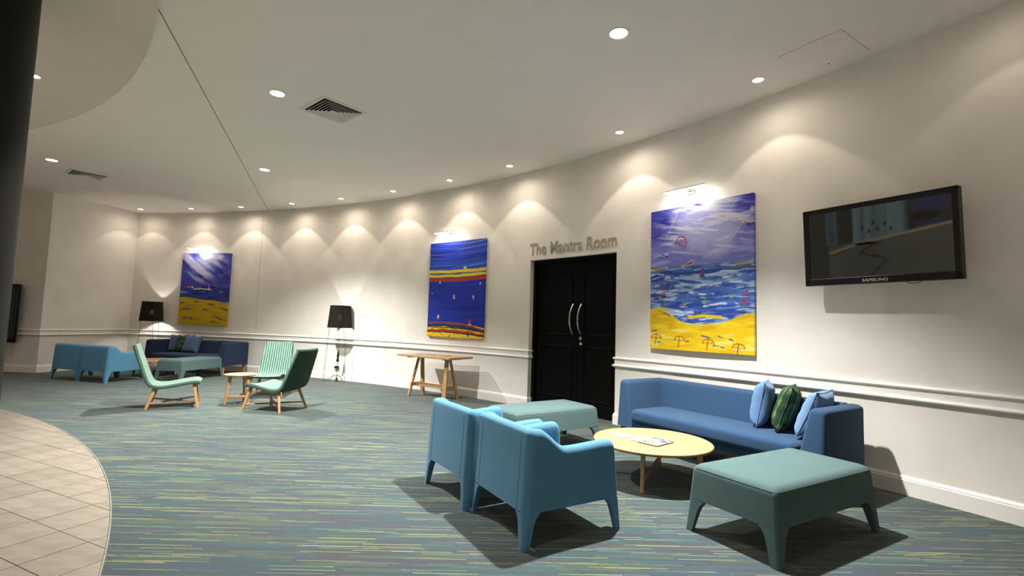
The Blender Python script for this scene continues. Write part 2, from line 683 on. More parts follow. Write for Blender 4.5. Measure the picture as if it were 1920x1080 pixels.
upper = bead(R1 - 0.016, 0.034, 0.028)
lower = bead(R2 + 0.020, 0.040, 0.034)
flat = [(0.008, R1 - 0.02), (0.008, R2 + 0.02), (-0.01, R2 + 0.02), (-0.01, R1 - 0.02)]
skirt = [(-0.01, 0.0), (0.020, 0.0), (0.020, 0.118), (0.016, 0.126), (0.016, 0.134), (0.010, 0.146), (0.004, 0.152), (-0.01, 0.152)]


def reveal(phi, sgn):
    """the short return of a moulding into the door reveal"""
    p = arc(phi)
    r = math.radians(phi)
    tang = Vector((-math.sin(r), math.cos(r))) * sgn      # points into the opening
    q = arc(phi, -0.13)
    nrm = Vector((-math.cos(r), -math.sin(r)))
    return [((p.x, p.y), tuple((nrm + tang))), ((q.x, q.y), tuple(tang))]


right_path = arc_path(PH0, DR - 0.01)[:-1] + reveal(DR, 1)
left_path = reveal(DL, -1)[::-1] + arc_path(DL + 0.01, PH1)[1:-1] + [((pc.x, pc.y), tuple((Vector((-math.cos(math.radians(PH1)), -math.sin(math.radians(PH1)))) + nl)))] + side_path[1:]
k = 3
for side, path in (('right', right_path), ('left', left_path)):
    for nm, pr in (('rail_upper', upper), ('rail_lower', lower), ('rail_flat', flat)):
        o = struct(MB().sweep(pr, path).build('trim_%d' % k, M['trim'], smooth=True, angle=35))
        k += 1
    struct(MB().sweep(skirt, path).build('baseboard_' + side, M['trim'], smooth=True, angle=25))

# ---------------------------------------------------------------- tiled floor with a curved edge
TCX, TCY, TR = -11.504, -3.99, 11.523
struct(MB().loft([[(x, y, z) for x, y in [(TCX + (TR) * math.cos(a), TCY + (TR) * math.sin(a)) for a in np.radians(np.linspace(0, 88, 120))] + [(-12.9, 7.4), (-12.9, -3.9), (0, -3.9)]] for z in (-0.001, 0.004)]).build('floor_tiles', M['farstone']))
tbase = struct(MB().loft([[(x, y, z) for x, y in [(TCX + TR * math.cos(a), TCY + TR * math.sin(a)) for a in np.radians(np.linspace(29, 66, 80))] + [(-6.9, 6.2), (-2.6, 1.6)]] for z in (0.003, 0.006)]).build('floor_tiled', M['grout']))
edge = []
for a in np.radians(np.linspace(0, 88, 140)):
    edge.append(((TCX + TR * math.cos(a), TCY + TR * math.sin(a)), (math.cos(a), math.sin(a))))
struct(MB().sweep([(-0.003, 0.0), (-0.003, 0.0118), (0.004, 0.0112), (0.005, 0.0)], edge).build('trim_9', M['edge']))


def clip_disc(poly, n=0):
    """clip a small convex polygon to the inside of the tile disc"""
    out = []
    rr = TR - 0.006

    def ins(p):
        return math.hypot(p[0] - TCX, p[1] - TCY) <= rr
    m = len(poly)
    for i in range(m):
        a, b = poly[i], poly[(i + 1) % m]
        ia, ib = ins(a), ins(b)
        if ia:
            out.append(a)
        if ia != ib:
            lo, hi = (a, b) if ia else (b, a)
            for _ in range(30):
                mid = ((lo[0] + hi[0]) / 2, (lo[1] + hi[1]) / 2)
                if ins(mid):
                    lo = mid
                else:
                    hi = mid
            out.append(lo)
            if ia:
                out.append(('x', lo))
            else:
                if out and len(out) > 1 and isinstance(out[-2][0], str):
                    pass
    # put arc points between the exit and the entry
    res = []
    L = len(out)
    for i, p in enumerate(out):
        if isinstance(p[0], str):
            e = p[1]
            nx = out[(i + 1) % L]
            a0 = math.atan2(e[1] - TCY, e[0] - TCX)
            a1 = math.atan2(nx[1] - TCY, nx[0] - TCX)
            for t in (0.25, 0.5, 0.75):
                a = a0 + (a1 - a0) * t
                res.append((TCX + rr * math.cos(a), TCY + rr * math.sin(a)))
        else:
            res.append(p)
    return res


ta = math.radians(155.509)
td, tn = Vector((math.cos(ta), math.sin(ta))), Vector((-math.sin(ta), math.cos(ta)))
ne = Vector((-math.sin(ta + PI / 2), math.cos(ta + PI / 2)))      # = -td
tile_n = 0
for i in range(-14, 14):
    for j in range(-25, 26):
        u0 = -1.3177 - 0.302 * (i + 1)
        w0 = -3.0005 - 0.302 * (j + 1)
        g = 0.0022
        quad = []
        for du, dw in ((g, g), (0.302 - g, g), (0.302 - g, 0.302 - g), (g, 0.302 - g)):
            q = tn * (u0 + du) + ne * (w0 + dw)
            quad.append((q.x, q.y))
        cx = sum(q[0] for q in quad) / 4
        cy = sum(q[1] for q in quad) / 4
        # only as far as the picture shows them, and a little beyond its edge
        if cy < 1.75 or cx < -6.6 or cy > 6.7 or cx > -1.0 or cx < -1.12 * cy - 0.5:
            continue
        c = clip_disc(quad)
        if len(c) < 3:
            continue
        ctr = (sum(q[0] for q in c) / len(c), sum(q[1] for q in c) / len(c))
        area = 0.5 * abs(sum(c[a][0] * c[(a + 1) % len(c)][1] - c[(a + 1) % len(c)][0] * c[a][1] for a in range(len(c))))
        if area < 0.002:
            continue
        h = 0.010 + random.uniform(-0.0006, 0.0006)
        t = MB()
        t.loft([[(x - ctr[0], y - ctr[1], 0.004) for x, y in c], [(x - ctr[0], y - ctr[1], h) for x, y in c]])
        o = t.build('tile', M['stone'], tbase)
        o.location = (ctr[0], ctr[1], 0)
        tile_n += 1

# dark round column at the edge of the lobby
CO = Vector((-3.805, 3.243))
cl = MB().lathe([(0.36, 0.0), (0.36, 0.02), (0.34, 0.03), (0.34, H - 0.08)], 48).build('column', M['column'], smooth=True)
cl.location = (CO.x, CO.y, 0)
struct(cl)

# ---------------------------------------------------------------- doors
door_off = -0.13
for idx, (a, b, hand) in enumerate(((44.14, 47.0, 1), (41.6, 44.14, -1))):
    pa, pb = arc(a, door_off), arc(b, door_off)
    mid = (pa + pb) / 2
    wid = (pb - pa).length - 0.006
    rz = math.atan2((pb - pa).y, (pb - pa).x) + PI     # local +x points along decreasing angle (to the right in view), +y out of the room
    d = thing('door_%d' % (idx + 1), '', '', (mid.x, mid.y, 0), rz)
    del d['label'], d['category']
    struct(d)
    MB().box((0, 0.03, DH / 2 - 0.02), (wid, 0.05, DH - 0.06), 0.003, 1).build('door_leaf', M['door'], d)
    for z0, z1 in ((0.22, 0.98), (1.16, DH - 0.22)):
        f = MB()
        hx, zc, hz = wid / 2 - 0.11, (z0 + z1) / 2, (z1 - z0) / 2
        for sx in (-1, 1):
            f.box((sx * hx, 0.001, zc), (0.03, 0.016, 2 * hz), 0.005, 1)
        for sz in (-1, 1):
            f.box((0, 0.001, zc + sz * hz), (2 * hx + 0.03, 0.016, 0.03), 0.005, 1)
        f.build('panel_moulding', M['door'], d)
    hxp = (wid / 2 - 0.075) * hand
    hd = MB()
    hd.tube([(hxp, -0.012 - 0.085 * math.sin(PI * t) ** 0.8 if 0 < t < 1 else -0.012, 1.17 + 0.45 * t) for t in np.linspace(0, 1, 17)], 0.012, 10)
    hob = hd.build('handle', M['chrome'], d, smooth=True)
    hs = MB()
    for zz in (1.20, 1.59):
        hs.tube([(hxp, 0.01, zz), (hxp, -0.03, zz)], 0.010, 8)
    hs.build('handle_post', M['nickel'], hob, smooth=True)
    if hand == -1:
        lk = MB()
        lk.tube([(hxp, 0.01, 1.115), (hxp, -0.022, 1.115)], 0.026, 16)
        lk.build('lock_cylinder', M['chrome'], d, smooth=True)
        lv = MB()
        lv.tube([(hxp, 0.01, 1.035), (hxp, -0.018, 1.035)], 0.026, 16)
        lv.tube([(hxp, -0.02, 1.035), (hxp + 0.05, -0.035, 1.030)], 0.010, 8)
        lv.build('thumb_turn', M['chrome'], d, smooth=True)
# black door frame and head in the reveal
fr = MB()
for a, s in ((DR, 1), (DL, -1)):
    p = arc(a + s * 0.10, door_off + 0.0)
    fr.box((p.x, p.y, DH / 2), (0.06, 0.09, DH), 0.004, 1, Matrix.Rotation(math.radians(a - 90), 4, 'Z'))
pa, pb = arc(DR, door_off), arc(DL, door_off)
fr.bar((pa.x, pa.y, DH - 0.025), (pb.x, pb.y, DH - 0.025), 0.09, 0.06)
struct(fr.build('door_3', M['door']))
dk = MB()
pa, pb = arc(DR - 0.3, -0.30), arc(DL + 0.3, -0.30)
dk.bar((pa.x, pa.y, DH / 2), (pb.x, pb.y, DH / 2), 0.1, DH + 0.2)
struct(dk.build('door_4', M['black']))
# reveals of the opening
for a, s in ((DR, 1), (DL, -1)):
    p, q = arc(a), arc(a, -0.26)
    struct(MB().bar((p.x, p.y, DH / 2), (q.x, q.y, DH / 2), 0.004, DH).build('trim_%d' % (10 if s > 0 else 11), M['wall']))

# ---------------------------------------------------------------- raised lettering over the door
cu = bpy.data.curves.new('lettering', 'FONT')
cu.body = 'The Mantra Room'
cu.size = 0.25
cu.extrude = 0.004
cu.offset = 0.0012
tmp = bpy.data.objects.new('lettering_tmp', cu)
COL.objects.link(tmp)
bpy.context.view_layer.update()
me = bpy.data.meshes.new_from_object(tmp.evaluated_get(bpy.context.evaluated_depsgraph_get()))
bpy.data.objects.remove(tmp)


def islands(me):
    bm = bmesh.new()
    bm.from_mesh(me)
    bmesh.ops.remove_doubles(bm, verts=bm.verts, dist=1e-5)
    seen, out = set(), []
    for v in bm.verts:
        if v.index in seen:
            continue
        st, comp = [v], []
        seen.add(v.index)
        while st:
            q = st.pop()
            comp.append(q)
            for e in q.link_edges:
                w = e.other_vert(q)
                if w.index not in seen:
                    seen.add(w.index)
                    st.append(w)
        ids = {q.index: i for i, q in enumerate(comp)}
        fs = {f for q in comp for f in q.link_faces}
        out.append(([tuple(q.co) for q in comp], [tuple(ids[w.index] for w in f.verts) for f in fs]))
    bm.free()
    return out


isl = islands(me)
xs = [p[0] for v, f in isl for p in v]
x0, x1 = min(xs), max(xs)
caph = max(p[1] for p in isl[0][0])
capm = max(max(p[1] for p in v) for v, f in isl)
want_w, want_h = 1.655, 0.185
kx, ky = want_w / (x1 - x0), want_h / capm
sgn_z = 2.415
LP = arc(44.31)
letters = thing('wall_lettering', 'raised silver lettering on the wall above the black double doors', 'sign', (LP.x, LP.y, sgn_z))
for v, f in isl:
    cxl = (min(p[0] for p in v) + max(p[0] for p in v)) / 2
    s = (cxl - x0) * kx                        # metres from the left end
    phi = 47.22 - math.degrees(s / RW)
    q = arc(phi, 0.007)
    t = MB().add([((p[0] - cxl) * kx, -p[2], p[1] * ky) for p in v], f).build('letter', M['letter'], letters)
    t.location = (q.x - LP.x, q.y - LP.y, 0)
    t.rotation_euler = (0, 0, math.radians(phi - 90))

# ---------------------------------------------------------------- paintings: paint worked out point by point on the canvas mesh
rng = np.random.default_rng(5)


def vnoise(u, v, fu, fv, seed, octaves=3):
    out = np.zeros_like(u)
    amp, tot = 1.0, 0.0
    for o in range(octaves):
        r = np.random.default_rng(seed + o * 101)
        g = r.random((int(fv) + 4, int(fu) + 4))
        x, y = (u % 1.0001) * fu, (v % 1.0001) * fv
        xi, yi = np.clip(x.astype(int), 0, int(fu) + 1), np.clip(y.astype(int), 0, int(fv) + 1)
        xf, yf = x - xi, y - yi
        xf, yf = xf * xf * (3 - 2 * xf), yf * yf * (3 - 2 * yf)
        a = g[yi, xi] * (1 - xf) + g[yi, xi + 1] * xf
        b = g[yi + 1, xi] * (1 - xf) + g[yi + 1, xi + 1] * xf
        out += amp * (a * (1 - yf) + b * yf)
        tot += amp
        amp *= 0.55
        fu, fv = fu * 2, fv * 2
    return out / tot


def sstep(a, b, x):
    t = np.clip((x - a) / (b - a), 0, 1)
    return t * t * (3 - 2 * t)


class Canvas:
    def __init__(self, nu, nv, asp):
        self.u, self.v = np.meshgrid(np.linspace(0, 1, nu), np.linspace(0, 1, nv))
        self.c = np.zeros((nv, nu, 3))
        self.asp = asp         # height / width
        self.nu, self.nv = nu, nv

    def lay(self, rgb, m):
        m = np.clip(m, 0, 1)[..., None]
        self.c = self.c * (1 - m) + np.array(rgb, float) * m

    def stroke(self, pts, w, rgb, op=1.0):
        d = np.full(self.u.shape, 9.0)
        y = self.v * self.asp
        for (ax, ay), (bx, by) in zip(pts[:-1], pts[1:]):
            ay, by = ay * self.asp, by * self.asp
            L = (bx - ax) ** 2 + (by - ay) ** 2 + 1e-12
            t = np.clip(((self.u - ax) * (bx - ax) + (y - ay) * (by - ay)) / L, 0, 1)
            d = np.minimum(d, np.hypot(self.u - ax - t * (bx - ax), y - ay - t * (by - ay)))
        self.lay(rgb, op * (1 - sstep(w * 0.6, w * 1.3, d)))

    def blob(self, x, y, rx, ry, rgb, op=1.0, rot=0.0):
        a, b = self.u - x, (self.v - y) * self.asp
        c, s = math.cos(rot), math.sin(rot)
        p, q = (a * c + b * s) / rx, (-a * s + b * c) / (ry * self.asp)
        self.lay(rgb, op * (1 - sstep(0.6, 1.15, np.hypot(p, q))))

    def linear(self):
        c = np.clip(self.c, 0, 255) * 0.92 / 255.0
        return np.where(c <= 0.04045, c / 12.92, ((c + 0.055) / 1.055) ** 2.4)


def grid_obj(name, cv, w, h, mat, parent, y=0.0, flatxy=False):
    """a painted sheet: upright (x, z) facing -y, or lying flat"""
    nu, nv = cv.nu, cv.nv
    if flatxy:
        vs = [((u - 0.5) * w, (0.5 - v) * h, y) for v in np.linspace(0, 1, nv) for u in np.linspace(0, 1, nu)]
    else:
        vs = [((u - 0.5) * w, y, (1 - v) * h) for v in np.linspace(0, 1, nv) for u in np.linspace(0, 1, nu)]
    fs = [(j * nu + i, (j + 1) * nu + i, (j + 1) * nu + i + 1, j * nu + i + 1) for j in range(nv - 1) for i in range(nu - 1)]
    me = bpy.data.meshes.new(name)
    me.from_pydata(vs, [], fs)
    me.update()
    at = me.color_attributes.new('paint', 'FLOAT_COLOR', 'POINT')
    col = np.ones((nv * nu, 4), np.float32)
    col[:, :3] = cv.linear().reshape(-1, 3)
    at.data.foreach_set('color', col.ravel())
    me.materials.append(mat)
    o = bpy.data.objects.new(name, me)
    COL.objects.link(o)
    o.parent = parent
    return o


def paint_kites():
    cv = Canvas(300, 384, 1.27)
    u, v = cv.u, cv.v
    cv.c[:] = (60, 62, 176)
    n1 = vnoise(u * 0.7 + v * 0.25, v + u * 0.12, 5, 26, 1)
    n2 = vnoise(u, v, 4, 7, 2, 4)
    n3 = vnoise(u * 0.6 + v * 0.2, v - u * 0.15 + 0.2, 6, 40, 3, 3)
    dry = vnoise(u, v, 16, 40, 77, 3)
    cv.lay((36, 38, 142), sstep(0.5, 0.7, n2) * (1 - sstep(0.14, 0.32, v)))
    cv.lay((140, 144, 220), sstep(0.10, 0.34, v + (n2 - .5) * .12) * 0.8)
    r = np.hypot((u - 0.55) / 0.42, (v - 0.15) / 0.26)
    cv.lay((196, 196, 240), (1 - sstep(0.35, 1.15, r + (n2 - 0.5) * 1.3)) * 0.85)  # pale centre: white paint plus the picture light's glare painted in
    cv.lay((226, 226, 248), sstep(0.52, 0.68, n3) * (1 - sstep(0.28, 0.40, v)) * (1 - sstep(0.6, 1.5, r)) * 0.9)
    cv.lay((222, 224, 248), sstep(0.60, 0.72, n1) * (1 - sstep(0.32, 0.42, v)) * 0.6)
    cv.lay((44, 46, 158), sstep(0.58, 0.70, vnoise(u + v * 0.3, v, 4, 26, 8)) * (1 - sstep(0.18, 0.34, v)) * sstep(0.5, 1.1, r) * 0.75)
    cv.lay((176, 184, 234), sstep(.27, .34, v) * sstep(.5, .66, vnoise(u, v, 3, 40, 10)) * .7)
    # sea
    sea = sstep(0.405, 0.435, v + (n1 - 0.5) * 0.03)
    cv.lay((74, 112, 194), sea)
    cv.lay((44, 70, 160), sea * sstep(0.46, 0.62, vnoise(u, v, 3, 34, 4, 4)) * 0.85)
    cv.lay((104, 152, 214), sea * sstep(0.52, 0.66, vnoise(u, v + u * 0.05, 5, 52, 6)) * 0.8)
    cv.lay((190, 210, 238), sea * sstep(0.60, 0.70, vnoise(u, v - u * 0.06, 5, 46, 15)) * 0.75)
    cv.lay((212, 226, 244), sea * sstep(0.64, 0.72, vnoise(u, v + u * 0.08, 8, 70, 16)) * 0.7)
    for x0, y0, x1, y1, b in ((.10, .515, .30, .505, -.018), (.08, .60, .30, .585, -.012), (.42, .605, .66, .62, .008), (.74, .515, .98, .515, -.008), (.52, .79, .80, .78, -.012),
                              (.05, .67, .30, .655, -.014), (.56, .70, .86, .685, -.01), (.28, .73, .46, .74, .008), (.0, .47, .14, .47, -.008), (.62, .56, .92, .55, -.012), (.16, .755, .44, .765, -.008),
                              (.34, .545, .62, .555, .01), (.02, .555, .16, .55, -.005)):
        old = cv.c.copy()
        cv.stroke([(x0, y0), ((x0 + x1) / 2, (y0 + y1) / 2 + b), (x1, y1)], 0.009, (222, 232, 246), 0.9)
        k = np.clip(sstep(.36, .56, dry), 0, 1)[..., None]
        cv.c = old * (1 - k) + cv.c * k
    # dunes
    top = 0.712 + 0.09 * sstep(0.10, 0.36, u) - 0.012 * np.sin(u * 9) - 0.055 * sstep(0.72, 1.0, u)
    sand = sstep(0, 0.008, v - top + (dry - .5) * .008)
    cv.lay((238, 198, 20), sand)
    cv.lay((214, 164, 20), sand * sstep(0.48, 0.66, vnoise(u, v + u * 0.1, 5, 30, 33)) * 0.6)
    cv.lay((244, 228, 140), sand * sstep(0.60, 0.72, vnoise(u + v * 0.2, v, 4, 30, 39)) * 0.75)
    cv.lay((250, 222, 60), sand * sstep(0.55, 0.7, vnoise(u, v - u * .1, 7, 44, 43)) * 0.6)
    cv.lay((206, 204, 196), sand * (1 - sstep(.005, .03, v - top)) * sstep(.5, .6, dry) * .7)
    cv.stroke([(.42, .775), (.55, .762), (.72, .772)], 0.014, (240, 200, 24))
    cv.stroke([(.40, .79), (.54, .80), (.66, .793)], 0.008, (54, 88, 170), .9)
    for a in ((.10, .725, .22, .765), (.0, .875, .07, .87), (.54, .895, .61, .905), (.69, .895, .82, .915), (.65, .955, .74, .965), (.36, .94, .41, .935), (.09, .955, .13, .945)):
        old = cv.c.copy()
        cv.stroke([a[:2], a[2:]], 0.0075, (88, 108, 160), 0.95)
        k = np.clip(sstep(.32, .5, dry), 0, 1)[..., None]
        cv.c = old * (1 - k) + cv.c * k
    # light rays and lines
    for a in ((.33, .0, .16, .22), (.88, .01, .60, .265), (1.0, .09, .80, .28)):
        cv.stroke([a[:2], a[2:]], 0.0026, (196, 220, 242), 0.75)
    for a in ((.28, .40, .17, .69), (.48, .42, .39, .66), (.62, .46, .57, .66), (.02, .44, .02, .62), (.86, .44, .80, .61)):
        cv.stroke([a[:2], a[2:]], 0.0022, (112, 176, 190), 0.6)
    for x, y in ((.16, .705), (.37, .68), (.565, .675), (.81, .64), (.02, .65)):
        ang = np.linspace(PI * 1.1, PI * 1.95, 8)
        cv.stroke([(x + .032 * math.cos(t), y + .016 * math.sin(t)) for t in ang], 0.003, (96, 182, 166), 0.8)
        cv.blob(x, y + .003, .020, .008, (226, 184, 70))
        cv.blob(x, y + .003, .009, .0035, (70, 90, 150))
    # red kite, yellow kites, boats
    ang = np.linspace(PI * 1.05, PI * 2.25, 14)
    kp = [(.33 + .055 * math.cos(t), .262 + .05 * math.sin(t)) for t in ang]
    cv.stroke(kp, 0.0045, (206, 34, 54))
    cv.stroke([kp[0], (.30, .255), (.318, .262), (.33, .275), (.35, .28), (.36, .292), kp[-1]], 0.004, (206, 34, 54))
    for q in ([(.01, .430), (.10, .424), (.19, .416), (.185, .424), (.08, .438), (.01, .438)], [(.34, .42), (.40, .405), (.44, .385), (.465, .39), (.46, .41), (.41, .42), (.34, .427)],
              [(.82, .44), (.90, .432), (.99, .425), (.985, .437), (.9, .443), (.82, .446)]):
        cv.stroke(q + [q[0]], 0.0042, (234, 184, 70))
        for t in np.linspace(.2, .85, 6):
            p = (q[0][0] * (1 - t) + q[3][0] * t, (q[0][1] * (1 - t) + q[3][1] * t) + .006)
            cv.stroke([p, (p[0] + .012, p[1] - .001)], 0.0028, (40, 44, 80), .9)
    for x, y, s in ((.545, .475, .8), (.15, .605, .9), (.93, .66, 1.5)):
        cv.stroke([(x + .012 * s, y - .04 * s), (x + .016 * s, y + .012 * s), (x - .02 * s, y + .012 * s), (x - .008 * s, y - .014 * s), (x + .012 * s, y - .04 * s)], 0.0042, (200, 36, 62))
        for k in range(3):
            cv.stroke([(x - .03 * s, y + (.020 + .007 * k) * s), (x + .025 * s, y + (.019 + .007 * k) * s)], 0.0035, (32, 40, 84), .85)
    for x, y in ((.12, .345), (.15, .335), (.17, .345), (.10, .35), (.185, .347), (.135, .33)):
        cv.stroke([(x - .010, y), (x, y - .004), (x + .010, y - .003)], 0.003, (30, 30, 60))
    for x, y in ((.735, .115), (.835, .145), (.92, .175), (.975, .18)):
        cv.stroke([(x - .035, y), (x - .012, y - .006), (x, y + .006), (x + .014, y - .006), (x + .034, y)], 0.0038, (236, 192, 110))
    # beach umbrellas
    for x, y in ((.07, .925), (.32, .935), (.60, .945), (.87, .965)):
        ang = np.linspace(PI, 2 * PI, 9)
        arcp = [(x + .055 * math.cos(t), y + .03 * math.sin(t)) for t in ang]
        cv.stroke(arcp, 0.0034, (130, 52, 24), .9)
        cv.stroke([arcp[0], (x - .02, y - .006), (x, y + .003), (x + .03, y - .006), arcp[-1]], 0.0026, (150, 60, 20), .8)
        cv.stroke([(x, y - .025), (x - .012, y + .04)], 0.004, (130, 40, 20), .9)
    return cv


def paint_bands():
    cv = Canvas(170, 260, 1.27)
    u, v = cv.u, cv.v
    cv.c[:] = (36, 62, 196)
    cv.lay((44, 84, 210), sstep(0.1, 0.3, v) * (1 - sstep(0.3, 0.4, v)))
    bend = v - 0.035 * np.sin(u * 2.2 + 0.3) + 0.03 * u
    ln = vnoise(u * 0.35, bend, 3, 110, 50, 2)
    cv.lay((120, 150, 232), sstep(0.60, 0.74, ln) * (1 - sstep(0.28, 0.33, v)) * 0.85)
    cv.lay((22, 36, 140), sstep(0.58, 0.7, vnoise(u * 0.4, bend, 3, 90, 61, 2)) * 0.8)
    cv.lay((60, 100, 214), sstep(0.62, 0.74, vnoise(u * 0.4, bend, 3, 100, 71, 2)) * 0.6)
    cv.lay((28, 52, 178), sstep(0.42, 0.46, v) * 0.5)

    def band(y, h, rgb, curve=0.0, tilt=0.0, wob=0.006, seed=1):
        c = y + curve * (2 * u - 1) ** 2 + tilt * u + (vnoise(u, v * 0 + 0.5, 9, 2, seed) - 0.5) * wob * 2
        cv.lay(rgb, 1 - sstep(h / 2, h / 2 + 0.006, np.abs(v - c)))
    band(.335, .022, (40, 88, 180), -.006, .0, seed=3)
    band(.315, .026, (246, 216, 46), -.008, 0.0, seed=4)
    band(.365, .026, (246, 216, 46), -.012, -.004, seed=5)
    band(.388, .010, (40, 60, 150), -.012, -.004, seed=6)
    band(.404, .028, (200, 62, 26), -.010, -.004, seed=7)
    cv.blob(.66, .285, .032, .016, (248, 220, 60))
    for x, y, b, s in ((.21, .42, 0, .8), (.93, .445, 0, .7), (.48, .575, 1, 1.2), (.82, .585, 2, 1.2), (.07, .54, 0, .5), (.20, .79, 3, 1.5), (.77, .835, 4, 1.6)):
        cv.blob(x, y, .014 * s, .016 * s, (240, 226, 190) if b != 4 else (200, 40, 60))
        cv.blob(x + .002, y + .018 * s, .018 * s, .006 * s, {0: (240, 240, 240), 1: (240, 230, 210), 2: (210, 44, 50), 3: (200, 50, 40), 4: (240, 240, 240)}[b])
    for x, y in ((.70, .48), (.25, .70), (.60, .44)):
        cv.blob(x, y, .008, .004, (190, 40, 70))
    low = sstep(.838, .845, v + 0.028 * (2 * u - .8) ** 2 * -1 - 0.012 * u)
    cv.lay((246, 208, 30), low)
    for y, h, rgb, cu, ti, sd in ((.878, .020, (186, 62, 24), .032, .02, 11), (.893, .018, (44, 62, 160), .028, .022, 12), (.905, .008, (30, 40, 90), .02, .024, 13),
                                  (.958, .020, (190, 64, 26), .022, .01, 14), (.975, .006, (40, 40, 60), .015, .006, 15), (.925, .005, (60, 60, 50), .01, .02, 16)):
        c = y - 0.03 + cu * (2 * u - .75) ** 2 + ti * u
        wob = (vnoise(u, v * 0 + .5, 12, 2, sd) - .5) * .016
        cv.lay(rgb, (1 - sstep(h / 2, h / 2 + .006, np.abs(v - c - wob))) * low)
    cv.lay((36, 60, 140), sstep(.66, .72, vnoise(u, v, 14, 60, 23)) * sstep(.965, .975, v))
    cv.lay((30, 40, 80), sstep(.72, .78, vnoise(u, v, 24, 60, 29)) * low * .8)
    return cv


def paint_storm():
    cv = Canvas(130, 190, 1.27)
    u, v = cv.u, cv.v
    cv.c[:] = (58, 68, 172)
    d = v - u * 0.55
    n2 = vnoise(u * 0.6 + v * 0.4, v - u * 0.5 + 0.5, 4, 14, 81, 4)
    cv.lay((34, 36, 140), sstep(.48, .66, n2) * .85)
    cv.lay((96, 104, 200), sstep(.55, .7, vnoise(u, v, 5, 16, 85)) * .6)
    cv.lay((120, 60, 130), sstep(.64, .72, vnoise(u, v - u * .4 + .4, 3, 14, 88)) * sstep(.12, .3, v) * .4)
    sw = np.abs(d - 0.03 + (n2 - .5) * .16)
    cv.lay((226, 224, 246), (1 - sstep(.03, .11, sw)) * (1 - sstep(.28, .42, v)) * .85)
    cv.lay((214, 214, 242), (1 - sstep(.012, .04, np.abs(d - 0.17 + (n2 - .5) * .1))) * sstep(.22, .30, v) * (1 - sstep(.38, .46, v)) * .6)
    r = np.hypot((u - .6) / .36, (v - .08) / .16)
    cv.lay((230, 230, 250), (1 - sstep(.3, 1.2, r + (n2 - .5))) * .8)
    cv.lay((232, 234, 250), sstep(.62, .7, vnoise(u, v, 4, 16, 93)) * sstep(.3, .7, u) * (1 - sstep(.22, .34, v)) * .6)
    sea = sstep(.47, .49, v)
    cv.lay((44, 66, 150), sea * .9)
    cv.lay((26, 40, 110), sea * sstep(.5, .66, vnoise(u, v + u * .1, 3, 20, 97)) * .8)
    cv.lay((150, 170, 214), sea * sstep(.62, .74, vnoise(u, v - u * .1, 4, 22, 99)) * .8)
    cv.stroke([(.28, .505), (.45, .50), (.64, .512)], .010, (214, 220, 236))
    for x, y, c in ((.10, .475, (196, 70, 50)), (.17, .478, (220, 110, 60)), (.36, .483, (200, 54, 60)), (.42, .485, (196, 50, 70)), (.74, .445, (190, 40, 60)), (.60, .495, (236, 170, 60)), (.25, .48, (236, 226, 220))):
        cv.blob(x, y, .03, .012, c)
    cv.stroke([(.59, .43), (.60, .49)], .004, (220, 220, 240))
    top = .632 + .018 * np.sin(u * 7 + 4) + .07 * sstep(.6, 1.0, u)
    sand = sstep(0, .01, v - top)
    cv.lay((206, 172, 20), sand)
    cv.lay((176, 136, 18), sand * sstep(.5, .7, vnoise(u, v, 5, 24, 105)) * .5)
    for x, y, a, rr in ((.06, .70, .05, -.1), (.36, .68, .05, -.2), (.66, .715, .09, .1), (.15, .785, .12, 0), (.93, .775, .11, .25), (.54, .79, .07, .1), (.14, .91, .07, -.15), (.26, .91, .05, 0), (.85, .905, .12, .3), (.72, .955, .05, 0)):
        cv.blob(x, y, a, .011, (70, 72, 140), .9, rr)
    return cv


def painting(phi0, phi1, z0, z1, cv, label):
    """canvas stretched over a frame, hung flat on the curved wall"""
    a, b = arc(phi0), arc(phi1)                # left end, right end seen from the room
    mid = (a + b) / 2
    rz = math.atan2((b - a).y, (b - a).x)
    w, h = (b - a).length, z1 - z0
    nrm = Vector((math.sin(rz), -math.cos(rz), 0))
    sag = RW * (1 - math.cos(math.radians(abs(phi0 - phi1) / 2)))
    o = thing('painting', label, 'painting', (mid.x + nrm.x * 0.005, mid.y + nrm.y * 0.005, z0), rz, 'canvases on the curved wall')
    grid_obj('painted_canvas', cv, w, h, M['canvas'], o, -0.0405)
    # wrapped sides carry the colours of the picture's edge
    lc = cv.linear()
    sides = MB()
    n = cv.nv
    v, f, col = [], [], []
    for s, cidx in ((-1, 0), (1, -1)):
        base = len(v)
        for i, t in enumerate(np.linspace(0, 1, n)):
            v += [(s * w / 2, -0.0405, (1 - t) * h), (s * w / 2, 0.0, (1 - t) * h)]
            col += [lc[i, cidx], lc[i, cidx]]
        f += [(base + 2 * i, base + 2 * i + 1, base + 2 * i + 3, base + 2 * i + 2) for i in range(n - 1)]
    for z, ridx in ((h, 0), (0, -1)):
        base = len(v)
        for i, t in enumerate(np.linspace(0, 1, cv.nu)):
            v += [((t - .5) * w, -0.0405, z), ((t - .5) * w, 0.0, z)]
            col += [lc[ridx, i], lc[ridx, i]]
        f += [(base + 2 * i, base + 2 * i + 1, base + 2 * i + 3, base + 2 * i + 2) for i in range(cv.nu - 1)]
    sides.add(v, f)
    me = bpy.data.meshes.new('canvas_edge')
    me.from_pydata(sides.v, [], sides.f)
    at = me.color_attributes.new('paint', 'FLOAT_COLOR', 'POINT')
    cc = np.ones((len(v), 4), np.float32)
    cc[:, :3] = np.array(col)
    at.data.foreach_set('color', cc.ravel())
    me.materials.append(M['canvas'])
    so = bpy.data.objects.new('canvas_edge', me)
    COL.objects.link(so)
    so.parent = o
    MB().box((0, -0.012, h / 2), (w - 0.05, 0.03, h - 0.05)).build('stretcher_frame', M['oak'], o)
    return o


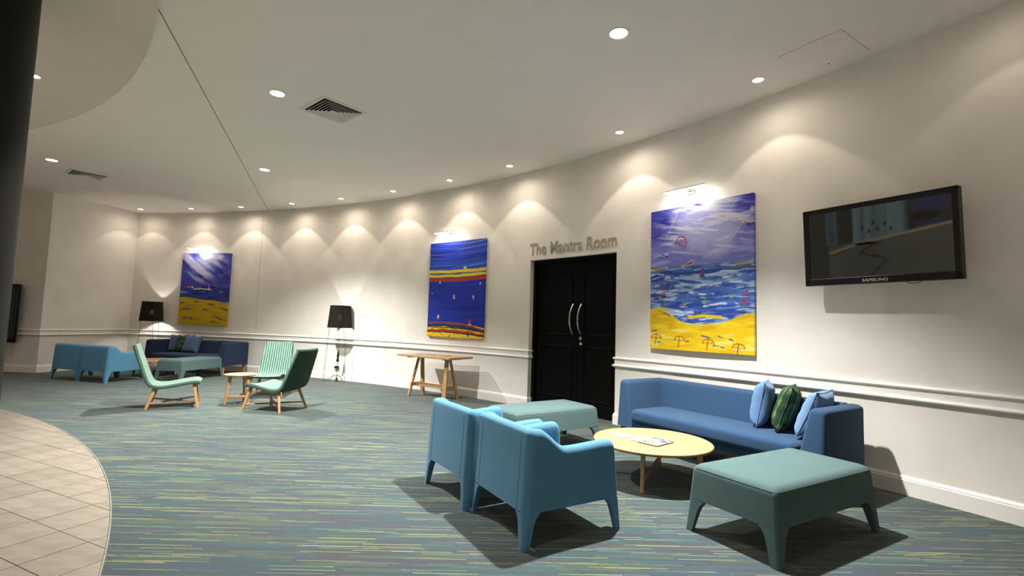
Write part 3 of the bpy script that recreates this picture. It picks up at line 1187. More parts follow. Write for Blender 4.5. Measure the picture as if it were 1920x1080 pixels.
painting(80.38, 75.55, 1.055, 2.79, paint_storm(), 'large canvas of a stormy violet sky over a yellow dune, above the dark blue sofa')
painting(55.43, 50.60, 1.025, 2.778, paint_bands(), 'large blue canvas with yellow and red bands and tiny sailboats, above the trestle table')
painting(39.40, 34.77, 1.045, 2.782, paint_kites(), 'large canvas of kites and boats over a blue sea and yellow beach, nearest the television')


def picture_light(phi, z, label):
    q = arc(phi)
    o = thing('picture_light', label, 'light', (q.x, q.y, z), math.radians(phi - 90), 'picture lights above the canvases')
    MB().box((0, -0.012, 0), (0.10, 0.024, 0.05), 0.004, 1).build('wall_plate', M['nickel'], o)
    MB().tube([(0, -0.02, 0.0), (0, -0.07, 0.035), (0, -0.155, 0.03)], 0.006, 8).build('arm', M['nickel'], o, smooth=True)
    MB().box((0, -0.165, 0.022), (0.56, 0.030, 0.012), 0.004, 1).build('housing', M['nickel'], o)
    MB().tube([(-0.275, -0.165, 0.010), (0.275, -0.165, 0.010)], 0.009, 10).build('tube', M['tube_glow'], o, smooth=True)
    r = math.radians(phi)
    l = lamp('picture_light_glow', 'AREA', arc(phi, 0.165, z - 0.004), 1.7, (1.0, 0.95, 0.86), shape='RECTANGLE', size=0.5, size_y=0.02)
    n = Vector((math.cos(r), math.sin(r), 0))
    l.rotation_euler = (n * 0.35 + Vector((0, 0, -1))).to_track_quat('-Z', 'Y').to_euler()
    # keep the strip parallel to the wall
    zc = -(n * 0.35 + Vector((0, 0, -1))).normalized()
    xc = Vector((-n.y, n.x, 0))
    yc = zc.cross(xc)
    l.matrix_world = Matrix(((xc.x, yc.x, zc.x, l.location.x), (xc.y, yc.y, zc.y, l.location.y), (xc.z, yc.z, zc.z, l.location.z), (0, 0, 0, 1)))
    return o


picture_light(78.55, 2.89, 'slim picture light bar above the stormy dune painting')
picture_light(53.70, 2.93, 'slim picture light bar above the banded sailboat painting')
picture_light(37.50, 2.945, 'slim picture light bar above the kite beach painting')

# ---------------------------------------------------------------- televisions


def screen_reflection_canvas():  # lobby reflected in the switched-off screen, painted as its picture
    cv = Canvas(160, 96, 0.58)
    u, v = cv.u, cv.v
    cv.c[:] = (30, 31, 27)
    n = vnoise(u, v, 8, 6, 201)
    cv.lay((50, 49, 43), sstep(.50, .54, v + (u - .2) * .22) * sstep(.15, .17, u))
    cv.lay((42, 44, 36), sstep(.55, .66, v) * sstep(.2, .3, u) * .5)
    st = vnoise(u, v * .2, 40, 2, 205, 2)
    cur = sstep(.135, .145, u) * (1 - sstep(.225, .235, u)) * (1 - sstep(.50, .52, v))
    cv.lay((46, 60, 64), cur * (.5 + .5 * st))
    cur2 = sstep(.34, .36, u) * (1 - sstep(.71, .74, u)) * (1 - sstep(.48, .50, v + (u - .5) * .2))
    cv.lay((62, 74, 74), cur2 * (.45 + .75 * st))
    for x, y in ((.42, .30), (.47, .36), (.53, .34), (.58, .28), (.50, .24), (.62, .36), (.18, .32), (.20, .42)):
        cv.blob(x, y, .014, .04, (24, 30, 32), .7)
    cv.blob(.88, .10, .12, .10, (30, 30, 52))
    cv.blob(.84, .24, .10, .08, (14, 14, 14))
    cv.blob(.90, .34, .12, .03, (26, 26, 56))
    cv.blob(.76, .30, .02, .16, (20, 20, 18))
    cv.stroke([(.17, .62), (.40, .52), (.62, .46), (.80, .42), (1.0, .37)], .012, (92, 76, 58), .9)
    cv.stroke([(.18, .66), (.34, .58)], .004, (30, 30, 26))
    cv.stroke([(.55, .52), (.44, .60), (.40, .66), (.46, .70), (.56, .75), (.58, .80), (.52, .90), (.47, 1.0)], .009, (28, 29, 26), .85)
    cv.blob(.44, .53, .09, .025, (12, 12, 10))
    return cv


def television(loc, rz, w, h, label, screen, tilt=0.0, thick=0.08):
    o = thing('television', label, 'television', loc, rz, 'wall televisions')
    o.rotation_euler = (tilt, 0, rz)
    b = 0.045
    fr = MB()
    fr.box((0, -thick / 2 + 0.012, 0), (w, 0.03, h), 0.006, 2)
    fr.build('back_shell', M['black'], o)
    bz = MB()
    for sx in (-1, 1):
        bz.box((sx * (w / 2 - b / 2), -thick + 0.014, 0), (b, 0.04, h), 0.006, 2)
    bz.box((0, -thick + 0.014, h / 2 - b / 2), (w, 0.04, b), 0.006, 2)
    bz.box((0, -thick + 0.014, -h / 2 + b * 0.7), (w, 0.04, b * 1.4), 0.006, 2)
    bz.build('bezel', M['black'], o)
    sh = h - 2.4 * b
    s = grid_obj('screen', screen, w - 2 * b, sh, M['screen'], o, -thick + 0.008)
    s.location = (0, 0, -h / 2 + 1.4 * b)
    MB().box((0, 0.01, 0), (0.5, 0.10, 0.34), 0.01, 1).build('wall_bracket', M['black'], o)
    return o


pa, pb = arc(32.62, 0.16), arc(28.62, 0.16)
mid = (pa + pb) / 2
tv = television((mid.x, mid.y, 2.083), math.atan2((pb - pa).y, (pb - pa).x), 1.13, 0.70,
                'black flat television tilted on the wall right of the kite painting', screen_reflection_canvas(), 0.05)
cu = bpy.data.curves.new('tv_badge', 'FONT')
cu.body = 'SAMSUNG'
cu.size = 0.036
cu.extrude = 0.001
cu.align_x = 'CENTER'
tmp = bpy.data.objects.new('badge_tmp', cu)
COL.objects.link(tmp)
bpy.context.view_layer.update()
me = bpy.data.meshes.new_from_object(tmp.evaluated_get(bpy.context.evaluated_depsgraph_get()))
bpy.data.objects.remove(tmp)
MB().add([(v.co.x * 1.15 + 0.0, -0.0875 - v.co.z, v.co.y - 0.70 / 2 + 0.017) for v in me.vertices], [tuple(p.vertices) for p in me.polygons]).build('badge_lettering', M['white'], tv)
MB().tube([(0.18, -0.03, -0.345), (0.22, -0.02, -0.362), (0.27, -0.02, -0.362), (0.31, -0.03, -0.345)], 0.003, 6).build('cable', M['black'], tv)
off = Canvas(8, 8, 1)
off.c[:] = (12, 12, 12)
television((-10.73, 10.13, 1.215), 0.0, 1.18, 1.19, 'black screen panel half hidden by the dark column', off, 0.0, 0.10)

# ---------------------------------------------------------------- ottomans
OW, OD, OH = 1.155, 0.63, 0.427      # feet footprint and top height
OTW, OTD = 1.087, 0.56


def lerp(a, b, t):
    return a + (b - a) * t


def splay_leg(parent, hx_at, hy_at, sx, sy, ztop, mat, w0=0.05, w1=0.088, flare=0.035, back=None, r0=0.016, r1=0.022):
    """tapering upholstered leg flush with the outer corner, flaring into the skirt"""
    loops = []
    for t in np.concatenate([np.linspace(0, 0.75, 7), np.linspace(0.8, 1.0, 7)]):
        z = ztop * t
        w = lerp(w0, w1, t) + flare * max(0, (t - 0.62) / 0.38) ** 2.2
        X, Y = hx_at(z), hy_at(z)
        r = lerp(r0, r1, t)
        pts = []
        for a in np.linspace(0, PI / 2, 6):
            pts.append((X - r + r * math.cos(a), Y - r + r * math.sin(a)))
        pts.append((X - w, Y))
        pts.append((X - w * 0.98, Y - w * 0.55))
        pts.append((X - w * 0.55, Y - w * 0.98))
        pts.append((X, Y - w))
        loops.append([(sx * p[0], (sy * p[1]) if back is None else back(sy * p[1]), z) for p in pts])
    return MB().loft(loops).build('leg', mat, parent, smooth=True, angle=50)


def make_ottoman(label, group):
    o = thing('ottoman', label, 'ottoman', (0, 0, 0), 0, group)
    hx = lambda z: lerp(OW, OTW, z / OH) / 2
    hy = lambda z: lerp(OD, OTD, z / OH) / 2
    zs = 0.205
    mb = MB()
    loops = [rr_loop(hx(zs) - 0.05, hy(zs) - 0.05, 0.02, zs + 0.004)]
    for z in (zs, zs + 0.004, 0.26, 0.32, 0.375):
        loops.append(rr_loop(hx(z), hy(z), 0.022, z))
    er = 0.052
    for k in range(1, 9):
        a = PI / 2 * k / 8
        ins = er * (1 - math.cos(a))
        z = 0.375 + er * math.sin(a)
        loops.append(rr_loop(hx(0.375) - ins, hy(0.375) - ins, 0.022 + 0.012 * k / 8, z))
    for t in (0.15, 0.4, 0.7):
        loops.append(rr_loop((hx(.375) - er) * (1 - t), (hy(.375) - er) * (1 - t), 0.03 * (1 - t) + .002, 0.427 + 0.010 * math.sin(min(1, t * 1.8) * PI / 2)))
    mb.loft(loops)
    mb.build('upholstered_body', M['teal'], o, smooth=True, angle=50)
    for sx in (-1, 1):
        for sy in (-1, 1):
            splay_leg(o, hx, hy, sx, sy, zs + 0.004, M['teal'])
    # stitched seam a little below the top edge
    sm = MB()
    lp = rr_loop(hx(0.40) - 0.003, hy(0.40) - 0.003, 0.03, 0.398)
    sm.tube(lp + [lp[0]], 0.0022, 5)
    sm.build('seam', M['teal'], o, smooth=True)
    return o


ott = make_ottoman('sea green ottoman with splayed legs, nearest, in front of the blue sofa arm', 'sea green ottomans')
ott.location = (1.834, 3.318, 0)
ott.rotation_euler = (0, 0, 0.531)
dup(ott, (0.373, 5.40, 0), 0.60, 'sea green ottoman before the black doors, behind the pale blue armchairs', 'sea green ottomans')
ottf = dup(ott, (-6.51, 10.08, 0), 1.42, 'sea green ottoman in front of the dark blue sofa under the stormy painting', 'sea green ottomans')

ottf.scale = (0.96, 0.96, 0.97)

# ---------------------------------------------------------------- tub armchairs
AW, AD = 0.702, 0.745          # feet footprint (rear at y = 0, front at y = AD)
ATW = 0.694
AZB, AZA, AZS = 0.678, 0.570, 0.205   # back height, arm height, underside


def make_armchair(label, group):
    o = thing('armchair', label, 'armchair', (0, 0, 0), 0, group)
    hx = lambda z: lerp(AW, ATW, z / AZB) / 2
    yr = lambda z: 0.035 * z / AZB                     # rear face leans in
    yf = lambda z: AD - 0.055 * z / AZA                # front edge leans back
    th, rc = 0.085, 0.048

    def plan(z, s):
        """outer point and outward normal at path parameter s: 0..1 left arm, 1..2 back, 2..3 right arm"""
        X, Y0, Y1 = hx(z), yr(z), yf(z)
        la = Y1 - Y0 - rc
        lb = 2 * X - 2 * rc
        q = rc * PI / 2
        if s < 1:
            return (-X, lerp(Y1, Y0 + rc, s)), (-1, 0)
        if s < 2:
            a = (s - 1) * PI / 2
            return (-X + rc - rc * math.cos(a), Y0 + rc - rc * math.sin(a)), (-math.cos(a), -math.sin(a))
        if s < 3:
            return (lerp(-X + rc, X - rc, s - 2), Y0), (0, -1)
        if s < 4:
            a = (s - 3) * PI / 2
            return (X - rc + rc * math.sin(a), Y0 + rc - rc * math.cos(a)), (math.sin(a), -math.cos(a))
        return (X, lerp(Y0 + rc, Y1, s - 4)), (1, 0)

    def top(s):
        d = None
        if s < 1:
            d = 1 - s
        elif s > 4:
            d = s - 4
        if d is None:
            return AZB
        y = d * (AD - rc)
        # back height holds, then sweeps down to the arm
        k = sstep(0.03, 0.27, np.array(y)).item()
        z = AZB + (AZA - 0.012 - AZB) * k + 0.012 * sstep(0.3, 0.62, np.array(y)).item()
        e = (AD - rc) - y
        if e < 0.05:
            z -= 0.05 * (1 - math.sqrt(max(0, 1 - (1 - e / 0.05) ** 2)))
        return z
    ss = list(1 - (np.linspace(0, 1, 26) ** 1.0))[::-1]
    ss = [0, .005, .015, .03, .05, .075] + list(np.linspace(.1, .97, 24)) + list(np.linspace(1, 1.95, 6)) + list(np.linspace(2, 2.98, 14)) + list(np.linspace(3, 3.95, 6))
    tail = [4.0] + [4 + (1 - q) for q in ss[:30]][::-1]
    ss = ss + tail
    loops = []
    for s in ss:
        zt = top(s)
        pts = []
        d_end = (s if s < 1 else (5 - s if s > 4 else 9)) * (AD - rc)
        tt = th
        if d_end < 0.04:
            tt = th * (0.55 + 0.45 * math.sqrt(max(0, 1 - (1 - d_end / 0.04) ** 2)))
        inset = (th - tt) / 2
        rr = tt / 2
        zo = [AZS, AZS + .004] + list(np.linspace(AZS + .05, zt - rr, 8))
        for z in zo:
            (x, y), (nx, ny) = plan(z, s)
            pts.append((x - nx * inset, y - ny * inset, z))
        (x, y), (nx, ny) = plan(zt - rr, s)
        for a in np.linspace(0, PI, 9)[1:-1]:
            k = inset + rr * (1 - math.cos(a))
            pts.append((x - nx * k, y - ny * k, zt - rr + rr * math.sin(a)))
        for z in zo[::-1]:
            (x, y), (nx, ny) = plan(z, s)
            k = inset + tt
            # inner face, a little fuller low on the back
            pts.append((x - nx * k, y - ny * k, z))
        loops.append(pts)
    MB().loft(loops).build('shell', M['skyblue'], o, smooth=True, angle=60)
    # seat cushion and front apron
    st = MB()
    soft_block(st, hx(.35) - th + 0.004, (AD - 0.10) / 2 - 0.03, AZS + 0.004, 0.405, 0.03, 0.035, cx=0, cy=AD / 2 + 0.01, puff=0.012)
    st.build('seat', M['skyblue'], o, smooth=True, angle=50)
    ctr = AD / 2
    hyy = lambda z: AD / 2
    for sx in (-1, 1):
        splay_leg(o, hx, lambda z: AD / 2 - yr(z), sx, -1, AZS + 0.004, M['skyblue'], 0.046, 0.080, 0.035, back=lambda y: y + ctr, r0=0.02, r1=0.048)
        splay_leg(o, hx, lambda z: yf(z) - ctr, sx, 1, AZS + 0.004, M['skyblue'], 0.045, 0.075, 0.03, back=lambda y: y + ctr)
    for sx in (-1, 1):
        xq = sx * (hx(0.4) - 0.095)
        MB().tube([(xq, yr(z) - 0.0005, z) for z in np.linspace(AZS + .01, AZB - th / 2, 9)], 0.0018, 5).build('seam', M['skyblue'], o)
    return o


arm = make_armchair('pale blue tub armchair, the nearest of the pair with its back turned', 'pale blue tub armchairs')
arm.location = (-0.072, 3.190, 0)
arm.rotation_euler = (0, 0, -1.046)
dup(arm, (-0.480, 3.769, 0), -0.995, 'pale blue tub armchair behind the nearest one, closer to the trestle table', 'pale blue tub armchairs')
dup(arm, (-7.665, 9.06, 0), -0.27, 'pale blue tub armchair in the far corner, beside the leftmost green lounge chair', 'pale blue tub armchairs')
dup(arm, (-8.345, 9.245, 0), -0.25, 'pale blue tub armchair in the far corner, the one next to the side wall', 'pale blue tub armchairs')

# ---------------------------------------------------------------- sofas
SL, SD, SH, SB = 2.17, 0.69, 0.709, 0.205


def make_sofa(label, group):
    o = thing('sofa', label, 'sofa', (0, 0, 0), 0, group)
    hl = SL / 2
    mat = M['navy']
    # two sloping end panels
    for sx in (-1, 1):
        loops = []
        for z in [SB, SB + 0.006] + list(np.linspace(SB + .03, SH - 0.04, 8)) + [SH - 0.04 + 0.04 * math.sin(a) for a in np.linspace(0.2, PI / 2, 6)]:
            t = (z - SB) / (SH - SB)
            e = 0.0
            if z > SH - 0.04:
                e = 0.04 * (1 - math.sqrt(max(0, 1 - ((z - SH + 0.04) / 0.04) ** 2)))
            xo = hl - e
            xi = hl - lerp(0.225, 0.125, t) + e
            yf = -lerp(SD / 2 + 0.025, SD / 2 - 0.015, t) + e
            yb = SD / 2 - e
            lp = rr_loop((xo - xi) / 2, (yb - yf) / 2, 0.035, z, (xo + xi) / 2, (yb + yf) / 2)
            loops.append([(sx * x, y, zz) for x, y, zz in lp])
        MB().loft(loops).build('arm', mat, o, smooth=True, angle=50)
    # back
    loops = []
    for z in [SB, SB + .006] + list(np.linspace(.25, SH - 0.04, 7)) + [SH - 0.04 + 0.04 * math.sin(a) for a in np.linspace(0.2, PI / 2, 6)]:
        t = (z - SB) / (SH - SB)
        e = 0.0
        if z > SH - 0.04:
            e = 0.04 * (1 - math.sqrt(max(0, 1 - ((z - SH + 0.04) / 0.04) ** 2)))
        yf = SD / 2 - lerp(0.24, 0.13, t) + e
        yb = SD / 2 - e
        loops.append(rr_loop(hl - 0.12, (yb - yf) / 2, 0.01, z, 0, (yb + yf) / 2))
    MB().loft(loops).build('backrest', mat, o, smooth=True, angle=50)
    # base and seat cushion
    b = MB()
    soft_block(b, hl - 0.10, 0.335, SB, 0.275, 0.02, 0.012, cy=-SD / 2 - 0.005 + 0.335)
    b.build('base', mat, o, smooth=True, angle=50)
    s = MB()
    soft_block(s, hl - 0.222, 0.28, 0.272, 0.415, 0.04, 0.045, cy=-SD / 2 - 0.040 + 0.28, puff=0.010)
    s.build('seat_cushion', mat, o, smooth=True, angle=50)
    for sx in (-1, 1):
        for sy in (-1, 1):
            x, y = sx * (hl - 0.06), (SD / 2 - 0.06) if sy > 0 else -(SD / 2 - 0.03)
            MB().bar((x + sx * 0.01, y, 0), (x, y, SB + 0.01), 0.034, 0.034, 0.052, 0.052).build('leg', M['walnutleg'], o)
    return o


sofa = make_sofa('denim blue sofa against the wall under the kite painting', 'wool sofas')
sofa.location = (2.225 - .125 * .84, 4.960 - .125 * .54, 0)
sofa.rotation_euler = (0, 0, -0.996)
fs = Vector((-7.125, 11.215))
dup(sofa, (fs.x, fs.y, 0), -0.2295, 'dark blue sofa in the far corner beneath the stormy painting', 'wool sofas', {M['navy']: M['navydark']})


def cushion(mat, w, h, d, loc, rz, tilt, roll, label, group, squash=0.0):
    """scatter cushion: puffed middle, thin seam, pointed corners; upright in x-z, thickness along y"""
    n = 21
    o = MB()
    g = np.linspace(-1, 1, n)
    for s in (1, -1):
        v = []
        for b in g:
            for a in g:
                pin = 1 - 0.10 * (1 - b * b) * abs(a) ** 3
                pin2 = 1 - 0.10 * (1 - a * a) * abs(b) ** 3
                th = (max(0, 1 - a ** 4) * max(0, 1 - b ** 4)) ** 0.5
                wr = 0.006 * math.sin(9 * a + 5 * b) * math.sin(7 * b) * th
                v.append((a * w / 2 * pin, s * (d / 2 * th + wr * s), h / 2 + b * h / 2 * pin2))
        f = [(j * n + i, j * n + i + 1, (j + 1) * n + i + 1, (j + 1) * n + i) for j in range(n - 1) for i in range(n - 1)]
        o.add(v, f)
    r = thing('cushion', label, 'cushion', loc, 0, group)
    r.rotation_euler = (tilt, roll, rz)
    c = o.build('cover', mat, r, smooth=True, angle=80)
    bm = bmesh.new()
    bm.from_mesh(c.data)
    bmesh.ops.remove_doubles(bm, verts=bm.verts, dist=1e-5)
    bmesh.ops.recalc_face_normals(bm, faces=bm.faces[:])
    for e in bm.edges:
        e.smooth = True
    bm.to_mesh(c.data)
    bm.free()
    ring = [(a, -1) for a in g] + [(1, b) for b in g[1:]] + [(a, 1) for a in g[::-1][1:]] + [(-1, b) for b in g[::-1][1:]]
    pts = []
    for a, b in ring:
        pin = 1 - 0.10 * (1 - b * b) * abs(a) ** 3
        pin2 = 1 - 0.10 * (1 - a * a) * abs(b) ** 3
        pts.append((a * w / 2 * pin, 0, h / 2 + b * h / 2 * pin2))
    MB().tube(pts, 0.0035, 5).build('piping', mat, r, smooth=True)
    return r


def on(o, x, y, z):
    a = o.rotation_euler[2]
    return (o.location[0] + math.cos(a) * x - math.sin(a) * y, o.location[1] + math.sin(a) * x + math.cos(a) * y, z)


sr = sofa.rotation_euler[2]
G = 'cushions on the denim blue sofa'
for mt, x, y, z, dz, tl, th_, lb in ((M['cushblue'], 0.315, 0.07, 0.432, 0.44, 0.18, 0.17, 'pale blue cushion, the one furthest from the sofa arm'),
                                (M['plaid'], 0.515, 0.05, 0.434, 0.42, 0.32, 0.17, 'green checked cushion between two pale blue ones on the denim sofa'),
                                (M['cushblue2'], 0.765, 0.0, 0.440, 0.16, 0.40, 0.15, 'pale blue cushion leaning on the arm of the denim sofa')):
    c = cushion(mt, 0.42, 0.41, th_, on(sofa, x, y, z), 0, 0, 0, lb, G)
    c.rotation_euler = (tl, 0, sr + PI / 2 + dz)

# ---------------------------------------------------------------- round coffee tables


def make_coffee(label, group):
    o = thing('coffee_table', label, 'table', (0, 0, 0), 0, group)
    R, zt = 0.50, 0.330
    MB().lathe([(R - 0.03, zt - 0.024), (R - 0.004, zt - 0.008), (R, zt - 0.003), (R - 0.003, zt), (0.3, zt), (0.02, zt)], 64).build('table_top', M['oaktop'], o, smooth=True, angle=30)
    MB().lathe([(R - 0.006, zt - 0.022), (R + 0.0015, zt - 0.018), (R + 0.0015, zt - 0.005), (R - 0.006, zt - 0.004)], 64).build('top_edge', M['oakedge'], o, smooth=True, angle=40)
    a0 = math.radians(-116)
    for k in range(4):
        a = a0 + k * PI / 2
        c, s = math.cos(a), math.sin(a)
        MB().bar((c * 0.41, s * 0.41, 0), (c * 0.385, s * 0.385, zt - 0.02), 0.028, 0.036, 0.032, 0.05, up=(c, s, 0)).build('leg', M['oak'], o)
    for k in range(1):
        a = a0 + k * PI / 2
        c, s = math.cos(a), math.sin(a)
        MB().bar((-c * 0.40, -s * 0.40, 0.085), (c * 0.40, s * 0.40, 0.085 + 0.001 * k), 0.026, 0.034).build('stretcher', M['oak'], o)
    return o


cof = make_coffee('round pale oak coffee table in front of the denim blue sofa', 'round coffee tables')
cof.location = (1.255, 4.33, 0)
dup(cof, (-7.43, 10.36, 0), 0.6, 'round coffee table partly hidden behind the far ottoman', 'round coffee tables')


def cover(seed, cols):
    cv = Canvas(26, 36, 1.4)
    u, v = cv.u, cv.v
    cols = [tuple(c * 0.74 for c in q) for q in cols]
    cv.c[:] = cols[0]
    n = vnoise(u, v, 3, 5, seed, 3)
    cv.lay(cols[1], sstep(.45, .6, n + (v - .5) * .5))
    cv.lay(cols[2], sstep(.52, .66, vnoise(u, v, 4, 4, seed + 7) + (u - .5) * .4))
    if len(cols) > 3:
        cv.lay(cols[3], sstep(.58, .68, vnoise(u, v, 5, 6, seed + 19)))
    for k in range(3):
        cv.stroke([(.12, .12 + .05 * k), (.55 - .1 * k, .12 + .05 * k)], .01, cols[-1])
    return cv


def booklet(x, y, z, rz, w, h, cv, label, name='brochure', group='brochures on the round coffee table'):
    o = thing(name, label, name.split('_')[0], (x, y, z), rz, group)
    MB().box((0, 0, 0.0025), (w, h, 0.005), 0.001, 1).build('pages', M['paper'], o)
    grid_obj('cover', cv, w - .002, h - .002, M['print'], o, 0.0056, flatxy=True)
    return o


zc = 0.3305
booklet(1.02, 4.46, zc, 0.5, 0.148, 0.21, cover(301, [(226, 232, 210), (206, 222, 176), (238, 238, 226), (170, 190, 130)]), 'pale green brochure at the left of the coffee table spread')
booklet(1.15, 4.36, zc + 0.0005, -0.35, 0.148, 0.21, cover(311, [(214, 228, 206), (232, 234, 220), (180, 206, 160), (120, 150, 110)]), 'green and white leaflet fanned out in the middle of the coffee table')
booklet(1.26, 4.24, zc + 0.006, -0.85, 0.20, 0.27, cover(321, [(200, 204, 232), (232, 226, 150), (224, 190, 180), (110, 120, 190)]), 'violet and yellow magazine lying on top of the coffee table spread')

# ---------------------------------------------------------------- lounge chairs


def make_lounge(label, group, mat_in, mat_out):
    o = thing('lounge_chair', label, 'chair', (0, 0, 0), 0, group)
    # side profile of the padded shell: (y forward, z), inner line
    prof = [(-0.455, 0.875), (-0.43, 0.80), (-0.375, 0.64), (-0.315, 0.47), (-0.27, 0.365), (-0.215, 0.325), (-0.12, 0.318), (0.02, 0.340), (0.15, 0.365), (0.25, 0.376), (0.30, 0.366), (0.325, 0.345)]
    # smooth it
    P = [Vector((y, z)) for y, z in prof]
    fine = []
    for i in range(len(P) - 1):
        p0, p1, p2, p3 = P[max(i - 1, 0)], P[i], P[i + 1], P[min(i + 2, len(P) - 1)]
        for t in np.linspace(0, 1, 5)[:-1]:
            fine.append(0.5 * ((2 * p1) + (p2 - p0) * t + (2 * p0 - 5 * p1 + 4 * p2 - p3) * t * t + (3 * p1 - p0 - 3 * p2 + p3) * t ** 3))
    fine.append(P[-1])
    th = 0.045
    nn = len(fine)
    for part, (k0, k1), mat in (('padding', (0.0, th * 0.55), mat_in), ('shell', (th * 0.55, th), mat_out)):
        loops = []
        for i, p in enumerate(fine):
            t = (fine[min(i + 1, nn - 1)] - fine[max(i - 1, 0)]).normalized()
            nrm = Vector((t.y, -t.x))          # towards the back / underside
            if nrm.x > 0 and nrm.y > 0:
                nrm = -nrm
            nrm = Vector((t.y, -t.x)) * (1 if True else 1)
            s = i / (nn - 1)
            wd = lerp(0.215, 0.262, sstep(0.0, 0.35, np.array(s)).item()) - 0.02 * sstep(.8, 1.0, np.array(s)).item()
            endk = min(1.0, math.sqrt(max(0.0, min(s, 1 - s) / 0.03 + 0.06)))
            a0, a1 = k0, k0 + (k1 - k0) * endk
            lp = []
            m = 12
            for j in range(m + 1):
                x = lerp(-1, 1, j / m)
                sag = 0.02 * (1 - x * x) * (1 if part == 'padding' else 1)
                lp.append((x, a0 + sag))
            pts = [(x * wd, p.x + nrm.x * k, p.y + nrm.y * k) for x, k in lp]
            lp2 = [(x, a1 + 0.02 * (1 - x * x)) for x, _ in lp][::-1]
            pts += [(x * wd * (1.012), p.x + nrm.x * k, p.y + nrm.y * k) for x, k in lp2]
            loops.append(pts)
        MB().loft(loops).build(part, mat, o, smooth=True, angle=55)
    # splayed oak legs with a crossed stretcher
    ft = {}
    for sx in (-1, 1):
        for sy, y0, y1, zt in ((-1, -0.296, -0.20, 0.315), (1, 0.296, 0.235, 0.335)):
            a, b = (sx * 0.285, y0, 0), (sx * 0.20, y1, zt)
            ft[(sx, sy)] = (a, b)
            MB().bar(a, b, 0.026, 0.030, 0.040, 0.044).build('leg', M['oak'], o)
    for s in (1, -1):
        a0, b0 = ft[(-1, -s)]
        a1, b1 = ft[(1, s)]
        k = 0.26
        MB().bar(Vector(a0).lerp(Vector(b0), k), Vector(a1).lerp(Vector(b1), k), 0.024, 0.022).build('stretcher', M['oak'], o)
    for sy, y1, z in ((-1, -0.20, 0.285), (1, 0.235, 0.318)):
        MB().bar((-0.20, y1, z), (0.20, y1, z), 0.03, 0.028).build('cross_rail', M['oak'], o)
    return o


lc = make_lounge('sage green lounge chair on the left of the small side table', 'sage green lounge chairs', M['chairgreen'], M['chairback'])
lc.location = (-4.75, 7.04, 0)
lc.rotation_euler = (0, 0, -1.03)
dup(lc, (-3.305, 7.03, 0), 1.343, 'sage green lounge chair seen from behind, right of the small side table', 'sage green lounge chairs')
dup(lc, (-3.99, 8.23, 0), PI + 0.17, 'striped green lounge chair behind the small side table, facing the camera', 'sage green lounge chairs', {M['chairgreen']: M['stripe']})

# ---------------------------------------------------------------- small side table
o = thing('side_table', 'small round oak side table among the three lounge chairs', 'table', (-4.02, 7.41, 0), 0.2)
MB().lathe([(0.20, 0.412), (0.222, 0.420), (0.226, 0.428), (0.222, 0.432), (0.02, 0.432)], 40).build('table_top', M['oaktop'], o, smooth=True, angle=30)
fa = [(-0.14, -0.14), (0.15, -0.13), (0.0, 0.19)]
for x, y in fa:
    MB().bar((x * 1.08, y * 1.08, 0), (x * 0.78, y * 0.78, 0.414), 0.026, 0.034, 0.034, 0.044, up=(x, y, 0)).build('leg', M['oak'], o)
MB().bar((fa[0][0], fa[0][1], 0.115), (fa[1][0], fa[1][1], 0.115), 0.022, 0.034).build('stretcher', M['oak'], o)
MB().bar((0.005, -0.135, 0.115), (0.0, 0.19, 0.115), 0.022, 0.034).build('stretcher', M['oak'], o)

# ---------------------------------------------------------------- trestle table with papers
rz = math.atan2(-0.588, 0.808)
tt = thing('trestle_table', 'narrow oak trestle table against the wall under the banded painting', 'table', (-1.305, 8.50, 0), rz)
TZ = 0.72
MB().box((0, 0, TZ - 0.016), (1.25, 0.585, 0.032), 0.003, 1).build('table_top', M['oaktop'], tt)
for sx in (-1, 1):
    x = sx * 0.42
    MB().box((x, 0, TZ - 0.043), (0.08, 0.40, 0.022), 0.003, 1).build('cleat', M['oak'], tt)
    # one broad plank leg and one slender leg form each A
    w = -sx
    MB().bar((x - sx * 0.01, -sx * 0.155, 0), (x, -sx * 0.125, TZ - 0.05), 0.085, 0.034, 0.075, 0.034, up=(0, 1, 0)).build('leg', M['oak'], tt)
    MB().bar((x + sx * 0.01, sx * 0.155, 0), (x, -sx * 0.045, TZ - 0.05), 0.036, 0.042, 0.036, 0.042, up=(0, 1, 0)).build('leg', M['oak'], tt)
    MB().bar((x, -0.13, 0.20), (x, 0.13, 0.20), 0.028, 0.062).build('brace', M['oak'], tt)
MB().bar((-0.42, 0.0, 0.20), (0.42, 0.0, 0.20), 0.028, 0.07).build('stretcher', M['oak'], tt)
G = 'papers on the trestle table'
names = ['cream brochure nearest the left end of the trestle table', 'pinkish leaflet second from the left on the trestle table', 'pale folded map in the middle of the trestle table',
         'grey and white leaflet right of the middle of the trestle table', 'brochure with a dark photograph near the right end of the trestle table', 'thin leaflet overhanging the front of the trestle table']
for i, (x, y, r) in enumerate(((-0.42, -0.02, 0.1), (-0.22, 0.06, -0.2), (-0.02, -0.03, 0.15), (0.17, 0.05, -0.1), (0.33, -0.10, 0.3), (-0.25, -0.16, 0.05))):
    p = on(tt, x, y, TZ + 0.0005)
    booklet(p[0], p[1], p[2], rz + r, 0.15, 0.21, cover(400 + 13 * i, [(226, 208, 196), (214, 184, 170), (236, 226, 216), (120, 96, 84)]), names[i], 'leaflet', G)

# ---------------------------------------------------------------- floor lamps


